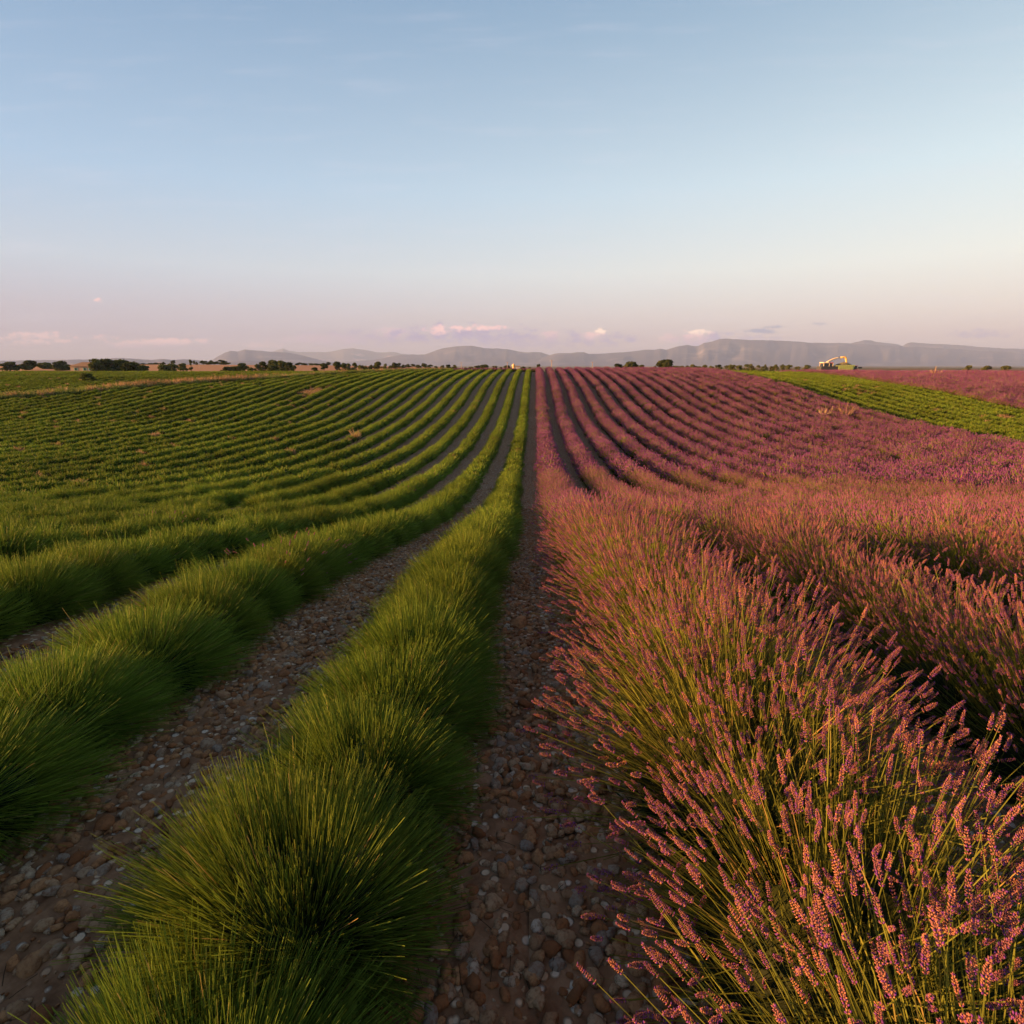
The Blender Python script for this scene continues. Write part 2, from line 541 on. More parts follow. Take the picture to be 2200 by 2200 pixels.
# ------------------------------------------------------------------ ground sheet (to the horizon)
xs = np.unique(np.concatenate([np.arange(-6, 6.01, 0.12), np.arange(-20, 20.1, 0.8), np.arange(-110, 110.1, 4), np.arange(-500, 501, 25),
                               np.array([-60000, -30000, -15000, -8000, -4000, -2000, -1200, -800, 800, 1200, 2000, 4000, 8000, 15000, 30000, 60000])]))
ys = np.unique(np.concatenate([np.arange(-3, 12.01, 0.12), np.arange(12, 40, 0.5), np.arange(40, 140, 1.0), np.arange(140, 500, 8), np.arange(500, 1500, 50),
                               np.array([-60000, -20000, -5000, -1000, -300, -100, -50, -30, -15, -8, -5, 2000, 3000, 4500, 7000, 9000, 14000, 25000, 60000])]))
GX, GY = np.meshgrid(xs, ys)
GZ = ground(GX, GY)
near = (GY > -3) & (GY < 14) & (abs(GX) < 6)
GZ = GZ + near * rng.normal(0, 0.006, GZ.shape)
nx, ny = len(xs), len(ys)
ii = (np.arange(ny - 1)[:, None] * nx + np.arange(nx - 1)[None]).ravel()
gf = np.stack([ii, ii + 1, ii + nx + 1, ii + nx], 1)
field = link('ground', mesh_np('ground', np.stack([GX.ravel(), GY.ravel(), GZ.ravel()], 1), gf, [M_SOIL], smooth=True))
tag(field, 'brown stony soil of the lavender fields running out to the plateau', kind='structure')


# ------------------------------------------------------------------ lavender plants
def stems_np(n, rg, H, Rr, thmax, w, seg=3, lmin=0.8, lmax=1.05, root=0.10, up=0.0, power=1.0, lean=(0, 0), wob=0.05):
    """n ribbons radiating from a base; returns verts, faces, t, r, tips, dirs"""
    u = rg.random(n) ** power
    th = np.arccos(1 - u * (1 - math.cos(thmax)))
    ph = rg.random(n) * 2 * math.pi
    d = np.stack([np.sin(th) * np.cos(ph), np.sin(th) * np.sin(ph), np.cos(th)], 1)
    lump = 1 + 0.06 * np.sin(ph * 3 + rg.random() * 6) + 0.05 * np.sin(ph * 5 + th * 4 + rg.random() * 6)
    Ls = (1 / np.sqrt((np.cos(th) / H) ** 2 + (np.sin(th) / Rr) ** 2)) * (lmin + (lmax - lmin) * rg.random(n)) * lump
    rr = root * np.sqrt(rg.random(n)) ; ra = ph + rg.normal(0, 0.7, n)
    p0 = np.stack([rr * np.cos(ra), rr * np.sin(ra), np.full(n, 0.01)], 1)
    tip = p0 * 0.6 + d * Ls[:, None] + rg.normal(0, wob, (n, 3)) * Ls[:, None] * 0.8
    tip[:, 0] += lean[0] * Ls; tip[:, 1] += lean[1] * Ls
    tip[:, 2] = np.maximum(tip[:, 2], 0.03)
    mid = (p0 + tip) / 2 + rg.normal(0, wob, (n, 3)) * Ls[:, None]
    mid[:, 2] += (0.05 - up) * Ls
    mid[:, 2] = np.maximum(mid[:, 2], 0.02)
    ts = np.linspace(0, 1, seg + 1)
    side = np.cross(d, rg.normal(0, 1, (n, 3)))
    side /= np.linalg.norm(side, axis=1)[:, None] + 1e-9
    V = []
    wv = np.interp(ts, [0, 0.6, 1], [1.0, 1.0, 0.75])
    for t, k in zip(ts, wv):
        p = (1 - t) ** 2 * p0 + 2 * t * (1 - t) * mid + t * t * tip
        V.append(p - side * w * k / 2); V.append(p + side * w * k / 2)
    V = np.stack(V, 1)                                   # n, 2(seg+1), 3
    m = 2 * (seg + 1)
    basei = np.arange(n)[:, None] * m
    F = [np.concatenate([basei + 2 * s_, basei + 2 * s_ + 1, basei + 2 * s_ + 3, basei + 2 * s_ + 2], 1) for s_ in range(seg)]
    F = np.concatenate(F, 0)
    T = np.tile(np.repeat(ts, 2), (n, 1)).ravel()
    Rn = np.repeat(rg.random(n), m)
    dirs = tip - mid
    dirs /= np.linalg.norm(dirs, axis=1)[:, None]
    return V.reshape(-1, 3), F, T, Rn, tip, dirs


def join_np(parts):
    vo, V, F, A, B = 0, [], [], [], []
    for v, f, a, b in parts:
        V.append(v); F.append(f + vo); A.append(a); B.append(b); vo += len(v)
    return np.concatenate(V), np.concatenate(F), np.concatenate(A), np.concatenate(B)


def cushion(n, rg, H, Rr, w, l):
    """the dense leafy cushion below the stems: short narrow leaves through the volume"""
    u = rg.random(n)
    th = np.arccos(1 - u * (1 - math.cos(R(88))))
    ph = rg.random(n) * 2 * math.pi
    d = np.stack([np.sin(th) * np.cos(ph), np.sin(th) * np.sin(ph), np.cos(th)], 1)
    rad = (0.35 + 0.65 * rg.random(n) ** 0.6)[:, None]
    c = d * rad * np.array([Rr, Rr, H])
    c[:, 2] = np.maximum(c[:, 2], 0.02)
    a = d * 0.7 + rg.normal(0, 0.5, (n, 3)); a /= np.linalg.norm(a, axis=1)[:, None]
    s = np.cross(a, rg.normal(0, 1, (n, 3))); s /= np.linalg.norm(s, axis=1)[:, None]
    V = np.stack([c, c + a * l * .5 + s * w * .5, c + a * l, c + a * l * .5 - s * w * .5], 1)
    b = np.arange(n)[:, None] * 4
    F = np.concatenate([b, b + 1, b + 2, b + 3], 1)
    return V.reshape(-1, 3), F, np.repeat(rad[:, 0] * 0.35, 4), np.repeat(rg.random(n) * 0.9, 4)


def shade_core(H, Rr, seed, nu=14, nv=5):
    """opaque lumpy dome added inside a bush so that no light gets through"""
    rg = np.random.default_rng(seed + 5000)  # added light blocker that deepens the bush's self-shadow
    p1, p2 = rg.random(2) * 6.28
    V = []
    for j in range(nv + 1):
        th = R(96) * (1 - j / nv) if j < nv else 0.0
        for i in range(nu):
            a = 2 * math.pi * i / nu
            k = 1 + .09 * math.sin(3 * a + p1) + .07 * math.sin(5 * a + p2 + th * 3) + rg.normal(0, .03)
            V.append((math.sin(th) * math.cos(a) * Rr * k, math.sin(th) * math.sin(a) * Rr * k, max(-.03, math.cos(th) * H * k)))
    F = [(j * nu + i, j * nu + (i + 1) % nu, (j + 1) * nu + (i + 1) % nu, (j + 1) * nu + i) for j in range(nv) for i in range(nu)]
    V = np.array(V)
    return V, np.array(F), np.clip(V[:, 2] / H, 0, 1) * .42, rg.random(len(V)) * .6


def spike_template(level, rg):
    """flower spike along +Z, length 1; returns tri verts, faces(quads as degenerate-free tris), f, r"""
    V, F, A, B = [], [], [], []

    def octa(c, ax, l, w, fl, r):
        ax = np.array(ax) / np.linalg.norm(ax)
        s = np.cross(ax, [0.31, 0.2, 0.93]); s /= np.linalg.norm(s); q = np.cross(ax, s)
        o = len(V)
        for p in (c - ax * l * .3, c + ax * l * .2 + s * w, c + ax * l * .2 + q * w, c + ax * l * .2 - s * w, c + ax * l * .2 - q * w, c + ax * l * .7):
            V.append(p); A.append(fl); B.append(r)
        for k in range(4):
            F.append((o, o + 1 + (k + 1) % 4, o + 1 + k)); F.append((o + 5, o + 1 + k, o + 1 + (k + 1) % 4))
    if level == 0:
        zs = [-0.22, 0.0, 0.13, 0.26, 0.38, 0.50, 0.62, 0.73, 0.83, 0.92]
        for i, z in enumerate(zs):
            k = 6 if i < 7 else 4
            rad = (0.075 if i in (0,) else 0.095) * (1.0 if i < 6 else 1.0 - 0.16 * (i - 5))
            for j in range(k):
                a = 2 * math.pi * (j + 0.5 * (i % 2)) / k + rg.normal(0, .2)
                c = np.array([math.cos(a) * rad * .6, math.sin(a) * rad * .6, z + rg.normal(0, .012)])
                fl = 1.0 if rg.random() < 0.08 else 0.0
                octa(c, (math.cos(a) * .8, math.sin(a) * .8, 0.75), 0.15 * (1.0 + 0.2 * fl) * (1 if i < 7 else .8), 0.036 * (1 + .1 * fl), fl, rg.random())
    else:
        n = 5 if level == 1 else 3
        zs = np.linspace(0, 1, 8 if level == 1 else 4)
        wd = 0.125 if level == 1 else 0.15
        rings = []
        for i, z in enumerate(zs):
            bump = (1.0 if i % 2 else 0.62) if level == 1 else 1.0
            rad = wd * bump * math.sin(min(1, 0.18 + z * 1.0) * math.pi * .93) ** .6 if 0 < i < len(zs) - 1 else 0.02
            ring = []
            for j in range(n):
                a = 2 * math.pi * (j + .5 * (i % 2)) / n
                V.append(np.array([math.cos(a) * rad, math.sin(a) * rad, z + rg.normal(0, .02)]))
                A.append(1.0 if rg.random() < .14 else 0.0); B.append(rg.random())
                ring.append(len(V) - 1)
            rings.append(ring)
        for a_, b_ in zip(rings[:-1], rings[1:]):
            for j in range(n):
                F.append((a_[j], a_[(j + 1) % n], b_[(j + 1) % n])); F.append((a_[j], b_[(j + 1) % n], b_[j]))
    return np.array(V), np.array(F), np.array(A), np.array(B)


def frame_mats(dirs, rg):
    n = len(dirs)
    a = np.cross(dirs, rg.normal(0, 1, (n, 3))); a /= np.linalg.norm(a, axis=1)[:, None]
    b = np.cross(dirs, a)
    return np.stack([a, b, dirs], 2)           # columns


def spikes_np(tips, dirs, L, W, tmpl, rg):
    V, F, A, B = tmpl
    M = frame_mats(dirs, rg)
    n = len(tips)
    Ls = L * (0.65 + 0.6 * rg.random(n)); Ws = W * (0.8 + 0.4 * rg.random(n))
    loc = V[None] * np.stack([Ws, Ws, Ls], 1)[:, None, :]
    out = np.einsum('nij,nkj->nki', M, loc) + tips[:, None, :] - dirs[:, None, :] * (Ls * .25)[:, None, None]
    Fn = (F[None] + (np.arange(n) * len(V))[:, None, None]).reshape(-1, 3)
    rr = rg.random(n)
    return out.reshape(-1, 3), Fn, np.tile(A, n), np.clip(np.tile(B, n) * .5 + np.repeat(rr, len(V)) * .5, 0, 1)


G_H, G_R = 0.45, 0.53          # green bush height and half width
L_H, L_R = 0.70, 0.80


def green_bush_mesh(level, seed):
    rg = np.random.default_rng(seed)
    n, w, seg = [(7600, 0.0023, 2), (2700, 0.0045, 2), (380, 0.018, 2)][level]
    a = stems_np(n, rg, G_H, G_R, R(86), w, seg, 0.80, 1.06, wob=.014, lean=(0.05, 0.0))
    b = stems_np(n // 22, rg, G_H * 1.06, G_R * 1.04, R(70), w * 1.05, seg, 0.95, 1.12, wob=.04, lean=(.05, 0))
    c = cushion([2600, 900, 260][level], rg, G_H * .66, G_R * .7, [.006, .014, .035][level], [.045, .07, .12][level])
    V, F, T, Q = join_np([a[:4], b[:4], c, shade_core(G_H * .64, G_R * .66, seed)])
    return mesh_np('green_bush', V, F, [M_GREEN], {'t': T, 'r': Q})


def lav_bush_mesh(level, seed):
    """returns (stem mesh, tips, dirs)"""
    rg = np.random.default_rng(seed)
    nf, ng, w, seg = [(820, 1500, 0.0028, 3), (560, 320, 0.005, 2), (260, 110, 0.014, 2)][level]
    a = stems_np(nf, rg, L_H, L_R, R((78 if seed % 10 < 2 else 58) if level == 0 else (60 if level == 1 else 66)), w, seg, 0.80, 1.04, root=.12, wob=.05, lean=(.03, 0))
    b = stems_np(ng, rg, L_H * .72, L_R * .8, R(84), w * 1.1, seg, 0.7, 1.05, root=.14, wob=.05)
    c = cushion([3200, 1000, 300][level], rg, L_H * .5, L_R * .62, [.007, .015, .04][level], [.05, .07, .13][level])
    V, F, T, Q = join_np([a[:4], b[:4], c, shade_core(L_H * .48, L_R * .52, seed)])
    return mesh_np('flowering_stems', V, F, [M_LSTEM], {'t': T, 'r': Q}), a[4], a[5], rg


TM = {0: [spike_template(0, np.random.default_rng(50 + i)) for i in range(4)],
      1: [spike_template(1, np.random.default_rng(60))], 2: [spike_template(2, np.random.default_rng(70))]}
SP_L = [0.040, 0.050, 0.080]
SP_W = [0.050, 0.050, 0.115]


def spikes_mesh(tips, dirs, level, rg):
    V, F, A, B = spikes_np(tips, dirs, SP_L[level], SP_W[level], TM[level][0], rg)
    return mesh_np('flower_spikes', V, F, [M_FLOWER], {'f': A, 'r': B * (1.0, .45, .60)[level]})


GREEN = {lv: [green_bush_mesh(lv, 100 + lv * 10 + i) for i in range(k)] for lv, k in ((0, 4), (1, 4), (2, 4))}
LAV = {}
for lv, k in ((0, 3), (1, 4), (2, 4)):
    LAV[lv] = []
    for i in range(k):
        sm_, tips, dirs, rg_ = lav_bush_mesh(lv, 300 + lv * 10 + i)
        LAV[lv].append((sm_, spikes_mesh(tips, dirs, lv, rg_), tips, dirs))
# a few spikes for the green bushes that already carry some flowers
BLOOM = []
for i in range(2):
    rg_ = np.random.default_rng(900 + i)
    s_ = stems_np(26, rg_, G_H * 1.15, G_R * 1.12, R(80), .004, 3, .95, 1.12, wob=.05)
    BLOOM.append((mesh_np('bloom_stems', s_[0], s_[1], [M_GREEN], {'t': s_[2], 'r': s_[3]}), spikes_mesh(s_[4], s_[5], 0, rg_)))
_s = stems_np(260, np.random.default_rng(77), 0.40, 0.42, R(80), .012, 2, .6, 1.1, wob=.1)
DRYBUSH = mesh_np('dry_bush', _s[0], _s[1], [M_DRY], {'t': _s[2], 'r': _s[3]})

# ---- where the plants stand
def end_left(X):
    """far end of the left field (it is cut off obliquely)"""
    return np.interp(-np.asarray(X, float), [0, 19, 28, 35, 50, 70, 100], [101, 95, 88, 77, 62, 45, 25])


plants = []        # kind, row index, x, y
rp = np.random.default_rng(11)


def visible(x, y, marg=0.10):
    if y < 0.3:
        return False
    v = CAM_M.inverted() @ Vector((x, y, gz(x, y) + 0.3 - CAM_Z))
    if v.z > -0.2:
        return False
    return abs(v.x / -v.z) < 0.903 + marg and abs(v.y / -v.z) < 0.903 + marg


def add_row(kind, k, X0, y0, y1, sp):
    y = y0 + rp.random() * sp
    while y < y1:
        x = X0 + rp.normal(0, .025) + (.15 if kind == 'l' and k == 1 else (.24 if kind == 'g' and k == 1 else (.14 if kind == 'g' and k == 2 else 0))) * (max(0.0, min(1.0, (9 - y) / 6)) if kind == 'l' else max(0.0, min(1.0, (22 - y) / 16)))
        if abs(X0) < 14 or y > abs(X0) * 0.95 - 9:       # skip what no camera near the photograph's can see
            plants.append((kind, k, x, y))
        y += sp * (0.88 + 0.24 * rp.random())


for k in range(1, 66):
    X0 = -(0.95 + 1.6 * (k - 1))
    add_row('g', k, X0, -6, float(end_left(X0)), 0.56)
    e = float(end_left(X0))
    if k > 8:
        add_row('g2', k, X0 + .3, e + 4.2 + 1.0 * math.sin(k), 118, 0.62)
for k in range(1, 19):
    add_row('l', k, 0.74 + 1.62 * (k - 1), -5, 101, 0.62)
for k in range(19, 28):
    add_row('gr', k, 0.74 + 1.62 * (k - 1), 14, 101 - (k - 19) * .5, 0.60)
for k in range(28, 62):
    add_row('l2', k, 0.74 + 1.62 * (k - 1), 24, 108, 0.66)
for k in range(0, 5):      # lavender of the next field just over the crest
    y = 105 + k * 1.6
    for x in np.arange(-26, 0.5, .7):
        plants.append(('l2', 99, x + rp.normal(0, .05), y + rp.normal(0, .1)))
# gap in one left row with dry grass
gp = unproject(672, 846)
plants = [p for p in plants if not (p[0] == 'g' and abs(p[2] - gp.x) < 1.0 and abs(p[3] - gp.y) < 2.6)]
gp2 = unproject(565, 1112)
plants = [p for p in plants if not (p[0] == 'g' and abs(p[2] - gp2.x) < .8 and abs(p[3] - gp2.y) < 0.7)]

ORD = ['first', 'second', 'third', 'fourth', 'fifth', 'sixth', 'seventh', 'eighth', 'ninth', 'tenth', 'eleventh', 'twelfth', 'thirteenth',
       'fourteenth', 'fifteenth', 'sixteenth', 'seventeenth', 'eighteenth', 'nineteenth', 'twentieth'] + \
      [a + '-' + b for a in ('twenty', 'thirty', 'forty', 'fifty', 'sixty') for b in
       ('first', 'second', 'third', 'fourth', 'fifth', 'sixth', 'seventh', 'eighth', 'ninth', 'tenth')]


def pick(kinds, n):
    c = [i for i, p in enumerate(plants) if p[0] in kinds and (visible(p[2], p[3]) or (0.0 < p[3] < 2.5 and abs(p[2]) < 2.8))]
    c.sort(key=lambda i: plants[i][3] ** 2 + plants[i][2] ** 2)
    return c[:n]


solo_g, solo_l = pick(('g',), 290), pick(('l',), 290)
solo = set(solo_g) | set(solo_l)


def level_of(x, y):
    d = math.hypot(x, y)
    return 0 if d < 6.5 else (1 if d < 22 else 2)


bloom_at = [unproject(590, 1262), unproject(455, 1235), unproject(870, 1075), unproject(330, 1165), unproject(930, 1040)]
cnt = {}
spiked = 0
rs = np.random.default_rng(5)
for i in sorted(solo, key=lambda i: plants[i][2] ** 2 + plants[i][3] ** 2):
    kind, k, x, y = plants[i]
    c = cnt[(kind, k)] = cnt.get((kind, k), 0) + 1
    lv = level_of(x, y)
    s = 0.92 + 0.16 * rs.random()
    rz = rs.random() * 6.28
    if kind == 'g':
        o = link('green_lavender_bush', GREEN[lv][int(rs.integers(4))])
        b = min(((Vector((x, y, 0)) - Vector((q.x, q.y, 0))).length for q in bloom_at))
        extra = ''
        if b < .45:
            extra = 'flecked with purple '
            bs, bf = BLOOM[i % 2]
            q = link('flowering_stems', bs, o); q2 = link('flower_spikes', bf, o); q2['kind'] = 'stuff'
        tag(o, f'{extra}green lavender bush, {ORD[c-1]} nearest in {ORD[k-1]} green row left of centre', 'lavender bush',
            'green lavender bushes of the left field')
        rz = (0 if rs.random() < .5 else math.pi) + rs.normal(0, .3)
        wx = s * (1.04 - .14 * min(1, max(0, (y - 6) / 22))) * (.92 if k == 1 and y < 9 else 1)
        o.scale = (wx, s * .90, s * (0.92 + .2 * rs.random()))
    else:
        vi = int(rs.integers(len(LAV[lv]))) if lv else (int(rs.integers(2)) if k == 1 else 2)
        sm_, sp_, tips, dirs = LAV[lv][vi]
        o = link('flowering_lavender_bush', sm_)
        if lv == 0 and k == 1 and spiked < 4:
            # nearest bushes: every large spike is a piece of its own
            spiked += 1
            order = np.argsort(-(tips[:, 2]))
            rot = Matrix.Rotation(rz, 3, 'Z')
            facing = np.array([-(rot @ Vector(t)).y + 0.6 * t[2] for t in tips])
            order = np.argsort(-facing)
            chosen, rest = order[:280], order[280:]
            if spiked == 1:
                SPK = [mesh_np('flower_spike', t[0], t[1], [M_FLOWER], {'f': t[2], 'r': t[3]}) for t in TM[0]]
            rm = np.random.default_rng(40 + spiked)
            for j in chosen:
                so = link('flower_spike', SPK[int(rm.integers(4))], o)
                L_ = SP_L[0] * (0.7 + .6 * rm.random()); W_ = SP_W[0] * (.8 + .4 * rm.random())
                so.rotation_mode = 'QUATERNION'
                so.rotation_quaternion = Vector(dirs[j]).to_track_quat('Z', 'Y')
                so.scale = (W_, W_, L_)
                so.location = Vector(tips[j]) - Vector(dirs[j]) * L_ * .25
            q = link('flower_spikes', spikes_mesh(tips[rest], dirs[rest], 0, rm), o); q['kind'] = 'stuff'
        else:
            q = link('flower_spikes', sp_, o); q['kind'] = 'stuff'
        tag(o, f'pink flowering lavender bush, {ORD[c-1]} nearest in {ORD[k-1]} purple row right of centre', 'lavender bush',
            'flowering lavender bushes of the right field')
        rz = (0 if rs.random() < .5 else math.pi) + rs.normal(0, .35)
        wx = s * (.97 if k == 1 and y < 7 else (.86 if k == 1 else .74))
        o.scale = (wx, s, s * (1.0 + .12 * rs.random()) * (1.2 if k == 1 and y < 5 else (1.1 if k == 1 and y < 8 else 1.0)))
    o.location = (x, y, gz(x, y) - .01)
    o.rotation_euler = (0, 0, rz)


# ---- the rest of each kind as one object, instanced on points
def scatter(name, variants, pts, idx, rots, scl, label, parent=None, kind='stuff'):
    """variants: list of lists of meshes (joined per variant)"""
    src = bpy.data.collections.new(name + '_source')
    for i, ms in enumerate(variants):
        if len(ms) == 1:
            me = ms[0]
        else:
            me = ms[0]
        o = bpy.data.objects.new('%s_%03d' % (name, i), me)
        src.objects.link(o)
    me = bpy.data.meshes.new(name)
    me.vertices.add(len(pts)); me.vertices.foreach_set('co', np.asarray(pts, np.float32).ravel())
    me.update()
    a = me.attributes.new('vi', 'INT', 'POINT'); a.data.foreach_set('value', np.asarray(idx, np.int32))
    a = me.attributes.new('ro', 'FLOAT_VECTOR', 'POINT'); a.data.foreach_set('vector', np.asarray(rots, np.float32).ravel())
    a = me.attributes.new('sc', 'FLOAT_VECTOR', 'POINT'); a.data.foreach_set('vector', np.asarray(scl, np.float32).ravel())
    ob = link(name, me, parent)
    ng = bpy.data.node_groups.new(name, 'GeometryNodeTree')
    ng.interface.new_socket('Geometry', in_out='INPUT', socket_type='NodeSocketGeometry')
    ng.interface.new_socket('Geometry', in_out='OUTPUT', socket_type='NodeSocketGeometry')
    N, L = ng.nodes, ng.links
    gi, go = N.new('NodeGroupInput'), N.new('NodeGroupOutput')
    ci = N.new('GeometryNodeCollectionInfo'); ci.inputs['Collection'].default_value = src
    ci.inputs['Separate Children'].default_value = True; ci.inputs['Reset Children'].default_value = True
    io = N.new('GeometryNodeInstanceOnPoints'); io.inputs['Pick Instance'].default_value = True

    def attr(nm, dt):
        n = N.new('GeometryNodeInputNamedAttribute'); n.data_type = dt; n.inputs['Name'].default_value = nm
        return n.outputs[0]
    L.new(gi.outputs[0], io.inputs['Points']); L.new(ci.outputs[0], io.inputs['Instance'])
    L.new(attr('vi', 'INT'), io.inputs['Instance Index'])
    e2r = N.new('FunctionNodeEulerToRotation')
    L.new(attr('ro', 'FLOAT_VECTOR'), e2r.inputs[0]); L.new(e2r.outputs[0], io.inputs['Rotation'])
    L.new(attr('sc', 'FLOAT_VECTOR'), io.inputs['Scale'])
    L.new(io.outputs[0], go.inputs[0])
    mod = ob.modifiers.new('scatter', 'NODES'); mod.node_group = ng
    ob['kind'] = kind
    if label:
        ob['label'] = label
    return ob


def joined_lav(sm_, sp_):
    """stems and spikes of one bush in a single mesh with two materials"""
    def arr(me):
        v = np.empty(len(me.vertices) * 3, np.float32); me.vertices.foreach_get('co', v)
        me.calc_loop_triangles()
        f = np.empty(len(me.loop_triangles) * 3, np.int32); me.loop_triangles.foreach_get('vertices', f)
        g = {}
        for nm in ('t', 'r', 'f'):
            q = np.zeros(len(me.vertices), np.float32)
            if nm in me.attributes:
                me.attributes[nm].data.foreach_get('value', q)
            g[nm] = q
        return v.reshape(-1, 3), f.reshape(-1, 3), g
    a, b = arr(sm_), arr(sp_)
    me = mesh_np('flowering_bush', np.concatenate([a[0], b[0]]), np.concatenate([a[1], b[1] + len(a[0])]), [M_LSTEM, M_FLOWER],
                 {n: np.concatenate([a[2][n], b[2][n]]) for n in ('t', 'r', 'f')})
    mi = np.zeros(len(me.polygons), np.int32); mi[len(a[1]):] = 1
    me.polygons.foreach_set('material_index', mi)
    return me


def field_stuff(name, kinds, label):
    rows = [p for i, p in enumerate(plants) if p[0] in kinds and i not in solo]
    pts, idx, ro, sc = [], [], [], []
    lav = kinds[0].startswith('l')
    if lav:
        variants = [[joined_lav(m[0], m[1])] for lv in (1, 2) for m in LAV[lv]]
    else:
        variants = [[m] for lv in (1, 2) for m in GREEN[lv]] + [[DRYBUSH]]
    r = np.random.default_rng(len(name))
    for (kd, k, x, y) in rows:
        lv = level_of(x, y)
        far = lv == 2
        i = int(r.integers(4)) + (4 if far else 0)
        s = 0.90 + 0.18 * r.random()
        if not lav and r.random() < 0.022:
            i = 8
        if not lav and r.random() < 0.012:
            continue
        if lav and (kd == 'l' and y > 8 and r.random() < .08):
            s *= .72
        if kd == 'g2':
            s *= 0.85
        if lav:
            wx = s * .75
            s *= 1.04
        else:
            wx = s * (1.04 - .14 * min(1, max(0, (y - 6) / 22)))
        rz = (0 if r.random() < .5 else math.pi) + r.normal(0, .3)
        pts.append((x, y, gz(x, y) - .01)); idx.append(i); ro.append((0, 0, rz)); sc.append((wx, s * 1.0, s * (.9 + .2 * r.random())))
    return scatter(name, variants, pts, idx, ro, sc, label)


field_stuff('far_green_lavender', ('g',), 'farther green lavender rows of the left field')
field_stuff('next_green_field', ('g2',), 'pale green rows of the field beyond the left verge')
field_stuff('green_strip', ('gr',), 'strip of green lavender rows between the purple rows on the right')
field_stuff('far_flowering_lavender', ('l',), 'farther pink and purple lavender rows of the right field')
field_stuff('crest_lavender', ('l2',), 'purple lavender on the crest beyond the green strip')


# ------------------------------------------------------------------ stones
def stone_mesh(seed):
    rg = np.random.default_rng(seed)
    import bmesh
    bm = bmesh.new(); bmesh.ops.create_icosphere(bm, subdivisions=2, radius=1.0)
    V = np.array([v.co[:] for v in bm.verts]); F = np.array([[v.index for v in f.verts] for f in bm.faces]); bm.free()
    for _ in range(10):                                    # soft planes chip the ball into a worn stone
        d = rg.normal(0, 1, 3); d /= np.linalg.norm(d)
        h = rg.uniform(.5, .85); q = V @ d
        V = V - np.outer(np.maximum(q - h, 0) * .95, d)
    V = V * (1 + .05 * np.sin(V @ rg.normal(0, 3, 3) + rg.random() * 6))[:, None]
    V *= np.array([1.0, rg.uniform(.62, .9), rg.uniform(.42, .66)])
    return mesh_np('stone', V, F, [M_STONE], smooth=True)


STONES = [stone_mesh(i) for i in range(9)]


def gap_mask(x):
    """true on the bare strips between the plant rows"""
    x = np.asarray(x)
    xl = np.abs(((-x - .15) / 1.6) % 1.0 - 1.0); xl = np.minimum(xl, 1 - xl)
    return (x < -.3) & (xl < .2) | ((x >= -.5) & (x < .12))


rt = np.random.default_rng(21)
S = []
for (n, y0, y1, x0, x1, smin, smax, pw) in ((36000, .25, 6, -5.2, .75, .006, .040, .80), (11000, 6, 16, -6, .6, .013, .038, 1.0), (9000, 16, 45, -14, .4, .018, .045, 1.3)):
    x = rt.uniform(x0, x1, n * (1 if y0 < 6 else 3)); y = y0 + (y1 - y0) * rt.random(len(x)) ** .9
    if y0 < 6:
        k = ((x > -.62) & (x < .75)) | ((x > -2.15) & (x < -1.3)) | ((x > -3.6) & (x < -2.95)); x, y = x[k], y[k]
    else:
        k = gap_mask(x); x, y = x[k][:n], y[k][:n]
    s = smin + (smax - smin) * rt.random(len(x)) ** (pw * 2.1)
    S.append(np.stack([x, y, s], 1))
S = np.concatenate(S)
big = rt.random(len(S)) < np.where(S[:, 1] < 6, .025, .01)
S[big, 2] = rt.uniform(.034, .050, big.sum())
zz = ground(S[:, 0], S[:, 1])
vis = np.array([visible(a, b, 0.02) for a, b, c in S])
gapn = gap_mask(S[:, 0])
score = S[:, 2] / np.hypot(S[:, 0], np.hypot(S[:, 1], 1.78)) * (vis & gapn)
top = set(np.argsort(-score)[:285].tolist())
rot = np.stack([rt.normal(0, .3, len(S)), rt.normal(0, .3, len(S)), rt.random(len(S)) * 6.28], 1)
vi = rt.integers(0, 9, len(S))
for i in top:
    o = link('stone', STONES[vi[i]], field)
    o.location = (S[i, 0], S[i, 1], zz[i] + S[i, 2] * .12)
    o.rotation_euler = rot[i]
    o.scale = [S[i, 2]] * 3
sv = []
for q in range(420):                                   # bits of straw and old stalk on the soil
    yq = .3 + 8 * rt.random() ** 1.3; xq = rt.choice([rt.uniform(-.45, .2), rt.uniform(-2.0, -1.35)])
    sv.append((xq, yq, gz(xq, yq) + .012))
_m = MB(); _m.tube([(-1, 0, 0), (0, .06, .02), (1, 0, 0)], [.05, .06, .03], 4)
_so = _m.build('straw_piece', M_DRY); _sme = _so.data; bpy.data.objects.remove(_so)
_l = rt.uniform(.012, .045, len(sv))
scatter('straw', [[_sme]], sv, [0] * len(sv), np.stack([rt.normal(0, .15, len(sv)), rt.normal(0, .2, len(sv)), rt.random(len(sv)) * 6.28], 1),
        np.stack([_l, np.full(len(sv), .022), np.full(len(sv), .022)], 1), 'bits of straw lying on the stony strips')
